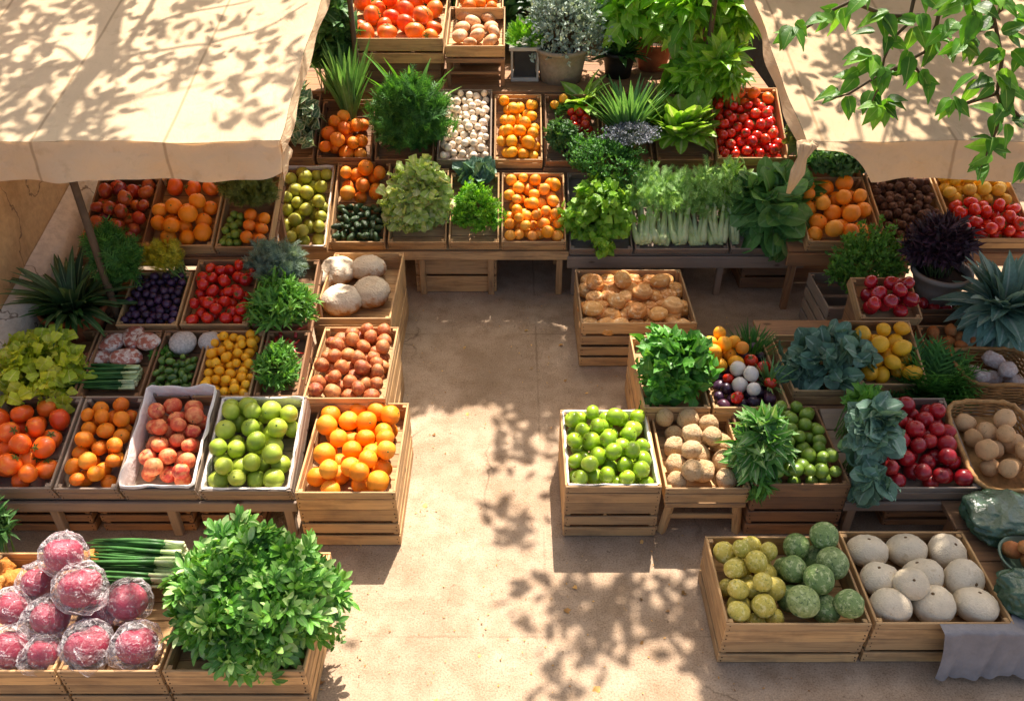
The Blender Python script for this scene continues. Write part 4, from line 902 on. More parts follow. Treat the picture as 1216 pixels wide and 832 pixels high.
# ------------------------------------------------------------------ RIGHT WING
# R1
s6 = crate_at('tan crate of bright green apples on the right aisle stack', 671, 787, 578, 486, 2.92, 0, .115)
fill(s6, K['limeb'], .0465, 60, 'bright green apple in the stacked crate right of the aisle', mound=1.1); under(s6, 'deep slatted crate under the bright green apples'); liner(s6,'white paper edge around the bright green apples', .002,.006,.004,.004)
s7 = crate_at('tan crate of knobbly celeriac beside the green apples', 790, 893, 580, 487, 2.93, 0, .1)
fill(s7, K['gpotato'], .059, 30, 'round tan celeriac beside the green apples', mound=.7)
o = s7.M.translation; root = thing('crate_stand', 'low trestle stand under the celeriac crate', 'stand', Vector((o.x, o.y, 0))); zt = o.z-.003
for sx in (-1,1):
    for yy in (.01, .44): MB().tube([(sx*(s7.w*.46), yy+.02, .001),(sx*(s7.w*.40), yy+.02, zt-.032)], .024, 4).build('leg', WZ, root)
MB().box(-s7.w*.48, s7.w*.48, 0, .03, zt-.03, zt, None, .003).build('rail', WX, root); MB().box(-s7.w*.48, s7.w*.48, .44, .47, zt-.03, zt, None, .003).build('rail', WX, root); MB().box(-s7.w*.41, s7.w*.41, .02, .036, zt*.45, zt*.45+.03, None, .003).build('rail', WX, root)
s8 = crate_at('brown crate of green figs on the slatted stack', 896, 1012, 575, 482, 2.93, 0, .09, wood='brown')
S = fill(s8, K['grape'], .035, 88, 'round green fig piled in the right front row', mound=1.5, xr=(.1,1), cand=22); under(s8, 'deep brown slatted crate under the green figs', 3, 'brown')
s9 = crate_at('grey crate heaped with dark red pomegranates', 1042, 1167, 580, 472, 2.93, 14, .1, wood='grey')
fill(s9, K['pome'], .043, 78, 'dark red pomegranate in the right front row', mound=.9)
x0 = at_d(1012,585,2.9).x+.012
rack('grey plank shelf under the pomegranates and the cabbage leaves', x0, x0+1.35, o_of(s9), 14, .56, 'grey', .05, 3)
for (a,c,lab) in ((1040,1140,'dark slatted crate under the pomegranate shelf'),(1150,1240,'dark slatted crate under the potato basket')):
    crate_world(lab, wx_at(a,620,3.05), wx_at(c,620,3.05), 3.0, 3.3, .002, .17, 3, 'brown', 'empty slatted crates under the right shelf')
# R2
s10 = crate_at('tan crate holding the bushy basil', 764, 845, 484, 398, 3.45, 0, .1); under(s10, 'slatted crate on the ground under the basil', 3)
s11 = crate_at('crate of dark plums mixed with yellow and red fruit', 847, 940, 484, 400, 3.45, 0, .1)
S = fill(s11, K['dplum'], .033, 40, 'glossy dark plum in the mixed fruit crate', cand=18, mound=.1, zmax=.085)
S = fill(s11, K['mandarin'], .043, 8, 'yellow mandarin among the dark plums', xr=(0,.62), yr=(.5,1), prev=S, zmax=.2)
for k_, n_, r_, xr_, yr_, lab in (('tomato',3,.04,(.5,1),(.2,.9),'red tomato among the dark plums'),('tomato',2,.036,(.15,.55),(.05,.5),'small red tomato at the front of the mixed plums'),('radish',3,.04,(.3,.7),(.1,.5),'whitish round radish among the dark plums'),('orange2',2,.042,(.4,.7),(.55,.95),'orange among the dark plums')):
    S = fill(s11, K[k_], r_, n_, lab, xr=xr_, yr=yr_, prev=S, zmax=.2)
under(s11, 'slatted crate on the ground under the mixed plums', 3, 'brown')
b20 = crate_at('crate holding the dark kale', 942, 1022, 464, 397, 3.6, 0, .1)
T2 = b20.M.translation.z
table('low brown table under the kale and lemons', b20.M.translation.x-b20.w/2-.01, 2.95, 3.56, 4.45, T2-.003, 'brown', .05, 3)
b21 = crate_at('crate of yellow lemons in the right wing', 1020, 1104, 457, 380, 3.62, 22, .1)
fill(b21, K['lemon'], .047, 34, 'yellow lemon in the right wing crate', mound=.5)
def prop(b, label, z0):
    """two wooden runners cut to the slope, carrying a tilted crate on a flat top"""
    root = thing('crate_wedge', label, 'wedge', Matrix.Translation((b.M.translation.x, b.M.translation.y, z0)))
    t = math.atan2(b.M.to_3x3().col[1].z, b.M.to_3x3().col[1].y); Ly = b.L*math.cos(t)
    for sx in (-1,1):
        x0 = sx*b.w*.36; m = MB(); h0 = max(.004, b.M.translation.z - z0 - .004); h1 = h0+b.L*math.sin(t)
        y0 = .012
        q = [(x0-.02,y0,.001),(x0+.02,y0,.001),(x0+.02,Ly,.001),(x0-.02,Ly,.001),(x0-.02,y0,h0+y0*math.tan(t)),(x0+.02,y0,h0+y0*math.tan(t)),(x0+.02,Ly,h1-.004),(x0-.02,Ly,h1-.004)]
        m.add(q, [(3,2,1,0),(4,5,6,7),(0,1,5,4),(1,2,6,5),(2,3,7,6),(3,0,4,7)]); m.build('runner', WYd, root)
prop(b21, 'wedge runners tilting the lemon crate', T2-.001)
b22 = crate_at('small crate of shiny red apples behind the lemons', 1022, 1097, 378, 330, 4.1, 22, .075, L=.30)
fill(b22, K['apple'], .046, 30, 'shiny red apple behind the lemons', mound=1.6); prop(b22, 'wedge runners under the red apples', T2-.001)
b23 = crate_at('crate of small sweet potatoes beside the lemons', 1106, 1200, 432, 386, 3.92, 15, .085)
fill(b23, K['sweetp'], .042, 34, 'small sweet potato in the right wing crate', mound=.4); prop(b23, 'wedge runners under the sweet potatoes', T2-.001)
# R4 under the right awning
R4 = 5.0
b25 = crate_at('crate of bright oranges under the right awning', 960, 1050, 287, 210, R4, 20, .1)
fill(b25, K['orange'], .057, 44, 'bright orange under the right awning', mound=.5)
b26 = crate_at('crate of walnuts under the right awning', 1052, 1134, 284, 206, R4, 20, .1)
fill(b26, K['walnut'], .031, 150, 'brown walnut under the right awning', mound=.3, cand=12)
b27 = crate_at('crate of yellow plums and red tomatoes at the right edge', 1137, 1232, 284, 202, R4, 20, .1)
fill(b27, K['lemonb'], .044, 18, 'yellow plum at the back of the right edge crate', yr=(.55,1)); fill(b27, K['tomato'], .045, 26, 'red tomato at the front of the right edge crate', yr=(0,.58), mound=.8)
rack('brown plank rack under the right awning fruit', wx_at(942,287,R4), wx_at(1234,287,R4), o_of(b25), 20, b25.L, 'brown', .09, 3)
# white box with bush, pedestals
p = at_d(1035, 356, 4.5)
s12 = crate_world('pale tall slatted crate standing on the ground under the round bush', 2.02, 2.42, 4.5, 4.95, .002, .36, 4, 'grey')
# ------------------------------------------------------------------ FRONT LEFT: wrapped beets, parsley
E2 = 1.96
f1 = crate_at('front crate of ginger at the left edge', -95, 64, 797, 655, E2, 0, .1); f2 = crate_at('front crate full of bagged beets', 66, 189, 797, 655, E2, 0, .1); f3 = crate_at('front crate holding the big parsley', 191, 362, 797, 655, E2, 0, .1)
for b, lab in ((f1,'deep crate on the ground under the ginger'),(f2,'deep crate on the ground under the bagged beets'),(f3,'deep crate on the ground under the big parsley')): under(b, lab, 3, 'tan')
fill(f1, K['ginger'], .055, 22, 'knobbly ginger root in the left edge crate', yr=(.5,1), mound=.3)
BEET = mat_fruit('beet_skin', ['#96273f','#8a2039','#a53650'], '#c86272', (.55,.8), .4, .2, 14, .15, 1.6, ('#cf8a86', 4, .68))
def bag_mat():
    t = NT('clear_plastic'); co = t.n('ShaderNodeTexCoord').outputs['Object']
    n1 = t.noise(co, 1.5, 2, .5, 1.2); n2 = t.noise(co, 3.2, 3, .55, .8)
    h = t.math('ADD', n1, t.math('MULTIPLY', n2, .5)); nr = t.bump(h, .7, .12)
    ly = t.n('ShaderNodeTexWave'); 
    p = t.principled(**{'Base Color': (.92,.88,.88,1), 'Roughness': .22, 'Normal': nr, 'Specular IOR Level': .6})
    tp = t.n('ShaderNodeBsdfTransparent'); tp.inputs[0].default_value = (.97,.95,.95,1)
    ln = t.math('ABSOLUTE', t.math('SUBTRACT', n1, .5)); f = t.math('ADD', t.ramp(ln, [(.0,(.22,)*3),(.02,(.05,)*3)]), t.ramp(n2, [(.56,(0,)*3),(.72,(.34,)*3)]))
    lw = t.n('ShaderNodeLayerWeight'); lw.inputs[0].default_value = .35
    f2 = t.math('MINIMUM', t.math('ADD', f, t.math('MULTIPLY', t.math('POWER', lw.outputs['Facing'], 1.6), .8)), .85)
    mx = t.n('ShaderNodeMixShader'); t.l(f2, mx.inputs[0]); t.l(tp.outputs[0], mx.inputs[1]); t.l(p.outputs[0], mx.inputs[2]); return t.done(mx)
BAG = bag_mat()
beet_me = [fruit_mesh('beet', BEET, s=(1,1,.92), dt=.22, nz=.04, seed=40+i, lob=(5,.03), seg=28, rings=18) for i in range(3)]
def bag_mesh(i):
    rr = random.Random(i); a0 = rr.uniform(0,6.28); off = Vector((i*3.3,1,2))
    def f(u, v):
        th = v*PI; ph = u*2*PI; d = Vector((math.sin(th)*math.cos(ph), math.sin(th)*math.sin(ph), math.cos(th)))
        r = 1.16 + .14*abs(mnoise.noise(d*2.2+off)) + .05*mnoise.noise(d*5+off) + .03*abs(math.sin(ph*9+th*3))*math.sin(th)
        side = Vector((math.cos(a0), math.sin(a0), -.45)).normalized(); k = max(0, d.dot(side)); r += .42*k**7
        return d*r
    m = MB(); m.grid(f, 22, 13); m.v = [tuple(Vector(q)*(1+rr.uniform(-.05,.05))) for q in m.v]
    for j in range(14):
        m.v[j*23+22] = m.v[j*23]
    return m.mesh('plastic_bag', i%2 == 5)
bag_me = [bag_mesh(i) for i in range(5)]
for me in bag_me: me.materials.append(BAG)
bags = [(104,766,.30,.088,'beet in clear plastic at the front, just left of the rightmost one'),(163,766,.30,.085,'rightmost bagged beet at the front beside the parsley'),(54,775,.29,.07,'small bagged beet at the front behind a plastic fold'),(12,770,.30,.082,'bagged beet at the lower left corner of the pile'),
        (60,732,.36,.08,'bagged beet in the middle of the pile, resting on the front ones'),(152,714,.34,.084,'bagged beet with a wrinkled ring beside the spring onions'),(16,722,.37,.078,'bagged beet at the left edge of the middle row'),(118,728,.29,.07,'bagged beet half hidden behind the middle ones'),
        (95,697,.46,.088,'large bagged beet near the top of the pile, bag corner to the left'),(45,690,.42,.07,'small bagged beet tucked under the topmost one'),(75,658,.54,.08,'topmost bagged beet of the pile, bag folded over')]
for i,(x,y,z,r,lab) in enumerate(bags):
    p = at_z(x,y,z); root = thing('wrapped_beet', lab, 'bagged beet', Matrix.Translation(p) @ Euler((random.uniform(-.9,-.2),random.uniform(-.3,.3),0)).to_matrix().to_4x4(), 'beets in clear plastic bags')
    o = obj('beet', beet_me[i%3], None, root); o.scale = (r*.95,)*3; o.rotation_euler = (0,0,i*1.3)
    o = obj('plastic_bag', bag_me[i%5], None, root); o.scale = (r,)*3; o.rotation_euler = (0,0,i*2.1)
# ------------------------------------------------------------------ FRONT RIGHT: melons, squash, bags
E1 = 2.19
g1 = crate_at('tan crate of yellow and green melons on a low stand', 862, 1037, 741, 636, E1, 0, .13)
S = fill(g1, K['gmelon'], .066, 26, 'green netted melon in the front right crate', xr=(.42,1), mound=1.3)
fill(g1, K['ymelon'], .048, 40, 'small yellow melon in the front right crate', xr=(0,.5), prev=S, mound=1.1)
under(g1, 'open slatted crate under the melons', 2, 'tan')
g2 = crate_at('crate of big white squashes', 1040, 1206, 740, 630, E1+.005, 0, .11)

for i,(u,v,r,dz) in enumerate(((.16,.8,.087,0),(.5,.82,.085,0),(.84,.8,.084,0),(.17,.48,.084,.01),(.51,.5,.088,.015),(.84,.47,.086,.01),(.18,.18,.084,0),(.5,.17,.089,0),(.83,.17,.086,0),(.34,.33,.07,.085))):
    pc = g2.M @ Vector(((u-.5)*g2.w, v*g2.L, g2.z0+r*.84+dz))
    o_ = g2.M.translation; pc.y = max(pc.y, o_.y+r*1.1+.016); pc.x = min(max(pc.x, o_.x-g2.w/2+r*1.08+.014), o_.x+g2.w/2-r*1.08-.014)
    put(K['squash'], Matrix.Identity(4), pc, r, 'big white squash in the front right crate', 'pile: big white squashes')
u2 = under(g2, 'slatted crate under the white squashes', 2, 'tan')
GREEN = mat_plain('green_plastic', '#3f5d45', .22, .3, 3, .5, bdist=.03, spec=.6)
gx = g2.M.translation.x+g2.w/2
table('low table for the green plastic bags at the right edge', gx+.01, gx+.7, E1-.01, 2.95, .24, 'brown', .04, 2)
def green_bag(label, c, sx, sy, sz, seed, opening=0):
    c = Vector(c); root = thing('plastic_bag', label, 'bag', c); off = Vector((seed*5,2,1))
    def f(u, v):
        ph = u*2*PI; th = v*PI; ct, st = math.cos(th), math.sin(th); q = lambda x: math.copysign(abs(x)**.6, x)
        d = Vector((q(st*math.cos(ph)), q(st*math.sin(ph)), q(ct)))
        r = 1+.2*abs(mnoise.noise(d*1.6+off))+.1*mnoise.noise(d*2.7+off)-.10*abs(mnoise.noise(d*4+off))
        return (d.x*r*sx, d.y*r*sy, sz+max(-.995, d.z*r)*sz)
    m = MB(); m.grid(f, 90, 50); m.build('bag_body', GREEN, root, True); return root
pb = at_z(1196, 625, .36); green_bag('crumpled dark green plastic bag behind the squashes', (pb.x+.06, pb.y+.1, .242), .19, .14, .07, 1)
pb = at_z(1238, 706, .33); green_bag('dark green plastic bag in front of the small bowl', (pb.x, pb.y+.02, .242), .16, .1, .075, 2)
pb = at_z(1212, 668, .3); root = thing('glass_bowl', 'greenish bowl holding small potatoes at the right edge', 'bowl', Vector((pb.x+.03, pb.y, .242)))
MB().lathe([(.001,.006),(.06,.0),(.1,.03),(.125,.09),(.132,.092),(.13,.098),(.122,.094),(.095,.034),(.055,.008),(.001,.01)], 36).build('bowl_body', mat_plain('green_bowl','#6d8672',.25,.15,4,.1), root, True)
outp, _ = pack(-.1,.1,-.1,.1,.03,8,.042)
for q in outp: 
    if q[0]**2+q[1]**2 < .0085: put(K['sweetp'], root.matrix_world.copy() if False else Matrix.Translation(root.location), q[:3], q[3], 'small orange brown potato in the greenish bowl', 'pile: potatoes in the greenish bowl')
LINEN = mat_plain('grey_linen', '#8f8a88', .95, .2, 9, .6, bdist=.008)
root = thing('linen_cloth', 'grey linen cloth hanging over the front table edge below the squashes', 'cloth', Vector((gx-.30, E1-.02, .1)))
zt = g2.M.translation.z+g2.h-.1
def cl(u, v):
    x = -.02+.72*u; s_ = max(0,min(1,(x-.27)/.07)); s_ = s_*s_*(3-2*s_); zt_ = (g2.M.translation.z+g2.h+.005-.1)*(1-s_)+.165*s_; fold = .018*math.sin(u*17+1)*min(1,v*2)+.010*math.sin(u*41)*v
    topz = (g2.M.translation.z + g2.h*.99 if False else .262)
    if v < .25: return (x, (.026+.08*s_)*(1-v/.25)-.006, zt_+.003*math.sin(u*20)*s_)
    k = (v-.25)/.75; return (x+.02*math.sin(k*2+u*4), -.012-.03*k-abs(fold)*1.0-.012, zt_-(.23+zt_-.165)*k*(1+.04*math.sin(u*9)))
m = MB(); m.grid(cl, 70, 28); m.build('cloth_sheet', LINEN, root, True)
# ------------------------------------------------------------------ baskets
def wicker(label, c, w, L, h, mat):
    root = thing('wicker_basket', label, 'basket', Vector(c), 'wicker baskets'); m = MB(); n = 64
    def ringpt(k, z, off):
        a = 2*PI*k/n; q = lambda x: math.copysign(abs(x)**.45, x); s = 1+.12*z/h
        x = q(math.cos(a))*w/2*s; y = q(math.sin(a))*L/2*s
        nx, ny = math.cos(a), math.sin(a); return (x+nx*off, y+ny*off+L/2, z)
    rows = int(h/.011)
    for r in range(rows):
        pts = [ringpt(k, .008+r*.011, .004*(1 if (k//2+r)%2 else -1)) for k in range(n+1)]
        m.tube(pts, .0058, 5, 0, False)
    m.build('weave', mat, root, True)
    m = MB(); pts = [ringpt(k, h+.004+.004*math.sin(k*1.6), .003*math.sin(k*3)) for k in range(n+1)]; m.tube(pts, .012, 7, 0, False); m.build('rim', mat, root, True)
    m = MB(); m.grid(lambda u,v: (Vector(ringpt(u*n, .012, -.006)) - Vector((0,L/2,0)))*v + Vector((0,L/2,.012*(1-v))), n, 5); m.build('base', mat, root)
    b = Box(); b.M = Matrix.Translation(c); b.w = w; b.L = L; b.h = h; b.z0 = .016; b.t = .02; b.root = root; return b
WICK = mat_plain('wicker', '#b98a52', .6, .4, 30, .4); WICK2 = mat_plain('dark_wicker', '#9a6f3d', .6, .4, 30, .4)
t14 = R(14); pz = s9.M.translation
k1c = at_d(1200, 580, 2.93); zb = s9.M.translation.z
bk = wicker('flat wicker basket of potatoes at the right end of the front shelf', (k1c.x+.03, 2.96, zb+.012), .36, .48, .1, WICK)
bk.root.rotation_euler = (t14,0,0); bk.M = Matrix.Translation(bk.root.location) @ Euler((t14,0,0)).to_matrix().to_4x4()
fill(bk, K['potato'], .052, 36, 'smooth tan potato in the flat wicker basket', mound=.6)
k2c = at_d(1186, 488, 3.58)
bk2 = wicker('deep wicker basket of wrapped bundles beside the sweet potatoes', (k2c.x, 3.6, T2), .38, .30, .15, WICK2)
WRAP = mat_plain('translucent_wrap', '#e4dcd4', .3, .2, 4, .8, bdist=.02, spec=.5, col2='#c9a99a')
wr_me = [fruit_mesh('wrapped_bundle', WRAP, nz=.12, hi=.08, seed=60+i, s=(1.1,.85,.8), nsc=1.8) for i in range(3)]
outp, _ = pack(-.17,.17,.03,.27,.02,16,.055,mound=.3,zmax=.17)
for i,q in enumerate(outp):
    o = bpy.data.objects.new('wrapped_bundle', wr_me[i%3]); link(o); o.matrix_world = bk2.M @ Matrix.Translation(q[:3]) @ Euler((0,0,i*1.7)).to_matrix().to_4x4() @ Matrix.Scale(q[3],4); tag(o,'whitish wrapped bundle in the deep wicker basket','bundle','wrapped bundles in the basket')
# white cheeses and meat in L2
CH = mat_plain('grey_white_rind', '#cfc6ba', .85, .2, 7, .5, col2='#a89f93')
def on_crate(b, px, py, dz): # point on the crate bottom plane seen through the pixel
    n_ = b.M.to_3x3().col[2]; o = b.M.translation + n_*(b.z0+dz); d = ray(px,py); c = Vector((0,0,H)); return c + d*((o-c).dot(n_)/d.dot(n_))
R15 = Euler((R(15),0,0)).to_matrix().to_4x4()
for px,py,r,hh,lab in ((217,401,.075,.06,'round greyish white cheese beside the loquats'),(249,399,.062,.05,'smaller pale lumpy cheese right of the round one, behind the loquats')):
    me = fruit_mesh('white_cheese', CH, s=(1,1,.72), nz=.05, hi=.04, seed=int(px), seg=26, rings=16); o = obj('white_cheese', me)
    src = b7 if px < 230 else b8; p = on_crate(src, px, py+6, .055); 
    # stands on a small block at the back of the crate
    o.matrix_world = Matrix.Translation(p) @ R15 @ Matrix.Scale(r,4); tag(o, lab, 'cheese', 'white cheeses')
MEAT = mat_fruit('cured_meat', ['#b5705c','#a55f4f'], '#dccdbf', (.46,.56), .35, .3, 12, .3, 2.4)
for i,(px,py,r,a) in enumerate(((118,424,.07,.3),(136,405,.08,1.0),(160,400,.085,2.0),(150,424,.075,.2),(175,405,.075,2.6))):
    me = fruit_mesh('wrapped_meat', MEAT, s=(1.15,.8,.42), nz=.08, hi=.05, seed=80+i); o = obj('wrapped_meat', me)
    p = on_crate(b6, px, py, .03+.012*i); o.matrix_world = Matrix.Translation(p) @ R15 @ Euler((0,.15,a)).to_matrix().to_4x4() @ Matrix.Scale(r,4); tag(o,'marbled slice of cured meat in film beside the lettuce','cured meat','pile: cured meat in film')
# chillies
CHI = mat_fruit('chilli_skin', ['#8f1c1a','#a52620'], None, rough=.3, coat=.3)
for i in range(9):
    m = MB(); L_ = random.uniform(.07,.1); bend = random.uniform(-.02,.02); m.tube([(0,0,0),(L_*.3,bend,.004),(L_*.7,bend*1.4,.002),(L_,0,-.002)],[.009,.011,.008,.002],7); o = obj('red_chilli', m.mesh('red_chilli',True), CHI)
    p = on_crate(b9, 340+random.uniform(-10,12), 404+random.uniform(-6,8), .06); o.matrix_world = Matrix.Translation(p) @ R15 @ Euler((0,0,random.uniform(0,6))).to_matrix().to_4x4(); tag(o,'dark red chilli behind the green herbs','chilli','pile: red chillies')
# ------------------------------------------------------------------ leaf materials
LM = {}
LM['lettuce'] = mat_leaf('frilly_lettuce_leaf', ['#a3b53a','#b9c648','#8fa434','#c9d060'], '#d3d88e', .04, .5, .4)
LM['pale'] = mat_leaf('pale_lettuce_leaf', ['#9db866','#b2c67c','#86a653','#c6d39a'], '#e3e8c6', .07, .5, .4)
LM['bright'] = mat_leaf('bright_parsley_leaf', ['#5d9a2a','#74ae35','#4c8724','#8abb48'], None, rough=.45, trans=.4)
LM['herb'] = mat_leaf('herb_leaf', ['#44792b','#578f36','#356425','#72a548'], '#86ab5a', .03, .42, .3)
LM['dark'] = mat_leaf('dark_green_leaf', ['#33592c','#406d36','#294a26','#517f43'], '#7c9a66', .04, .42, .25)
LM['dill'] = mat_leaf('dill_leaf', ['#38682f','#467d39','#2d5729','#5a9145'], None, rough=.5, trans=.3)
LM['grey'] = mat_leaf('grey_green_leaf', ['#5d7466','#6d8576','#4d6457','#82988a'], '#a4b3a4', .04, .55, .2)
LM['silver'] = mat_leaf('silver_leaf', ['#7d9088','#93a59c','#6a7d76','#a9b8b0'], None, rough=.6, trans=.15)
LM['cabbage'] = mat_leaf('cabbage_leaf', ['#4f6f5c','#5b7e6b','#43604f','#6d8f7d'], '#9db3a4', .05, .5, .18)
LM['spinach'] = mat_leaf('spinach_leaf', ['#4a783c','#5a8c49','#3d6834','#709f58'], '#8fae78', .05, .38, .25)
LM['purple'] = mat_leaf('purple_leaf', ['#2a1c26','#382531','#1e141d','#473041'], '#5b3f52', .04, .4, .12)
LM['olive'] = mat_leaf('olive_herb_leaf', ['#4f5d28','#5f6b30','#3f4d22','#757d3c'], None, rough=.55, trans=.25)
LM['yellow'] = mat_leaf('yellow_herb_leaf', ['#9a9a2c','#b0ac38','#848a2a','#c2ba4a'], None, rough=.5, trans=.35)
LM['varieg'] = mat_leaf('variegated_leaf', ['#4f7350','#5d8260','#42644a'], '#b9c7a8', .09, .42, .25, edge='#c9d0b4')
LM['shrub'] = mat_leaf('glossy_shrub_leaf', ['#5f9a2c','#79b038','#4b8427','#93c048'], '#c3d98a', .035, .3, .4, spec=.5)
LM['pak'] = mat_leaf('pak_choi_leaf', ['#6c9636','#7fa845','#5b852d','#93b757'], '#cfdba6', .1, .4, .35)
LM['box'] = mat_leaf('round_bush_leaf', ['#46752a','#568735','#3a6424','#689a42'], None, rough=.45, trans=.3)
LM['basil'] = mat_leaf('round_basil_leaf', ['#6a9a2e','#7dab3a','#588826','#93bb4c'], '#a8c76c', .04, .35, .38)
LM['basil2'] = mat_leaf('basil_leaf', ['#3b7328','#4a8632','#306321','#5d983f'], '#8bb565', .04, .35, .3)
LM['leek'] = mat_leaf('leek_leaf', ['#4e7c46','#5f8e52','#406b3b','#7aa463'], '#9dbd86', .05, .4, .25)
LM['fennel'] = mat_leaf('fennel_frond', ['#6f9a50','#84ae64','#5e8946','#a0c382'], None, rough=.5, trans=.35)
LM['cream'] = mat_leaf('cream_veined_leaf', ['#3f7430','#54893f','#356427','#86ad6a'], '#cfdcae', .07, .35, .3)
LM['agave'] = mat_leaf('silver_agave_leaf', ['#4f7268','#5e8277','#42635b','#7d9c90'], '#a9bfb2', .07, .45, .15)
LM['spike'] = mat_leaf('dark_strap_leaf', ['#33502f','#3f5f39','#283f27','#55744a'], '#8aa074', .06, .4, .25)
WHITE = mat_plain('white_stalk', '#d3dbb4', .4, .1, 8, .15, col2='#9dbb6e'); GREENT = mat_plain('onion_green', '#3f7036', .42, .35, 14, .2, col2='#2d5528')
TERRA = mat_plain('terracotta', '#a5613c', .85, .25, 7, .4, col2='#7d452b'); GREYPOT = mat_plain('grey_pot', '#8d857a', .85, .2, 6, .5); FELT = mat_plain('felt_pot', '#9c8f7d', .95, .2, 30, .7); PALE = mat_plain('pale_metal', '#b9b5a8', .5, .15, 6, .2)
def cfloor(b, fx=0.0, fy=.5, dz=.0): return b.M @ Vector((b.w*fx, b.L*fy, b.z0+dz))
def px_of(b): return project(cfloor(b))
# ---- left wing
bush('frilly_lettuce','frilly yellow green lettuce heaped at the left end of the second row','lettuce',(-14,392,100,480),3.6,T_FRILL,LM['lettuce'],900,.07,base=cfloor(b5),up=.6,out=.9,rnd=.4,lob=.3,nst=10)
p0 = on_crate(b6, 92, 452, .05); p1 = on_crate(b6, 165, 452, .05)
bundle('spring_onion_bunch','bunch of spring onion greens lying below the cured meat','spring onions', on_crate(b6,164,452,.03), on_crate(b6,84,452,.03), 60, .0062, .07,.08,(GREENT,WHITE))
bush('herb_bunch','green herbs with long leaves beside the yellow loquats','herbs',(294,395,358,474),3.6,T_LANCE,LM['herb'],900,.055,base=cfloor(b9),nst=30,k=1.2)
rb = bush('herb_bunch','low leafy green herb behind the wrapped cheese','herbs',(170,408,212,428),3.75,T_OVAL,LM['herb'],220,.035,base=cfloor(b7,0,.8),nst=12)
pp = at_d(98,398,3.98)
rt_ = rosette('potted_plant','dark strap leaved plant in a terracotta pot by the plaster wall','potted plant', (pp.x,pp.y,pp.z), 80, .29, tleaf(8,.1,.5,.45,'lance'), LM['spike'], (22,86), ev=.8, z=.17, rad=.05)
pot(rt_, .17, .12, .2, TERRA)
rosette('','','',None,50,.2,tleaf(6,.1,.5,.45,'lance'),LM['dark'],(12,60),root=rt_,pname='leaves',z=.17,rad=.07)
pedestal('slatted crate lifting the terracotta pot in the left corner', pp, .32, pp.z-.002)
bush('herb_bunch','feathery dark herb between the terracotta pot and the mixed tomatoes','herbs',(98,258,172,345),4.15,T_FERN,LM['dill'],420,.12,nst=40,base=(at_d(135,345,4.2)),up=.6)
pp2 = at_d(135,345,4.2); pedestal('narrow slatted crate behind the small dark plums', pp2, .24, pp2.z-.002)
bush('herb_bunch','yellow green flowering herb behind the dark plums','herbs',(165,284,226,328),4.28,T_FERN,LM['yellow'],380,.06,nst=30,base=cfloor(b10,.35,.92))
bush('herb_bunch','grey green rosemary bunch above the leafy herbs','herbs',(290,282,372,340),4.28,T_FERN,LM['grey'],420,.09,base=cfloor(b12,0,.85),nst=30)
bush('herb_bunch','leafy green rocket bunch beside the floury loaves','herbs',(286,322,384,400),4.0,T_LANCE,LM['herb'],1200,.075,base=cfloor(b12,0,.3),nst=40,up=.3,k=1.0)
bush('herb_bunch','olive green dried herb bunch under the awning corner','herbs',(258,196,334,256),4.72,T_FERN,LM['olive'],700,.075,base=cfloor(b15,0,.78),nst=40,up=.4)
# ---- centre back table
bush('lettuce_heads','pale green lettuce heads spilling over the back rack','lettuce',(450,186,536,306),5.45,T_FRILL,LM['pale'],1500,.075,base=cfloor(c3),up=.2,out=.8,droop=.2,lob=.3,nst=10,k=.7)
bush('parsley_bunch','bright curly parsley in the back rack crate','parsley',(526,212,598,290),5.45,T_FLAT,LM['bright'],800,.065,base=cfloor(c4,0,.4),nst=40,k=.9)
bush('kale_bunch','dark grey green kale behind the curly parsley','kale',(538,188,594,222),5.72,T_CAB,LM['cabbage'],90,.13,base=cfloor(c4,0,.88),nst=10)
bush('basil_bunch','bright round leaved basil hanging over the grey back rack','basil',(668,208,758,303),5.38,T_ROUND,LM['basil'],1500,.055,base=cfloor(c6,0,.4),up=.1,droop=.35,nst=40,k=.8)
bush('basil_sprig','small basil sprig hanging over the rack edge','basil',(694,268,736,309),5.14,T_ROUND,LM['basil'],90,.055,base=cfloor(c6,-.1,.05),up=-.3,nst=16,low=-1)
# fennel: bulbs with stalks, side by side
def fennel(label, b, fx, n_st, mats, leafm, Lh, frond=True):
    base = cfloor(b, fx, .06, .03); root = thing('fennel_bulb', label, 'fennel', base, 'fennel and celery on the grey back rack'); Rm = b.M.to_3x3()
    yv = Rm.col[1]; zv = Rm.col[2]; xv = Rm.col[0]; m = MB(); tips = []
    for i in range(n_st):
        a = random.uniform(-1,1); hh = random.uniform(0,1); o = xv*(a*.04) + zv*(hh*.05); le = Lh*random.uniform(.8,1.1); tp = o + yv*le + xv*a*.09 + zv*(.06+.1*hh)
        m.tube([o, o+yv*le*.12+xv*a*.012+zv*.012, o+yv*le*.32+xv*a*.03+zv*.012, o+(tp-o)*.65, tp],[.02,.028,.021,.012,.006],8); tips.append(tp)
    m.build('stalks', WHITE, root, True)
    if frond:
        P = []; Dd = []
        for tp in tips:
            for k in range(26): P.append(tuple(tp + yv*random.uniform(-.16,.12)+xv*random.gauss(0,.05)+zv*random.uniform(-.02,.09))); Dd.append(tuple(yv*.7+zv*.5+Vector((random.gauss(0,.5),random.gauss(0,.5),random.gauss(0,.3)))))
        n = len(P); obj('fronds', np_mesh('fronds',[inst(T_FERN,np.array(P),np.array(Dd),RNG.normal(size=(n,3))*.5+[0,-.3,1],RNG.uniform(.05,.1,n))]),leafm,root)
for i in range(5): fennel(('leftmost fennel bulb with feathery top','second fennel bulb from the left','middle fennel bulb of the row','fourth fennel bulb, beside the celery','rightmost fennel bulb with broad green stalks')[i], c7, -.42+.2*i, 7, None, LM['fennel'] , .36)
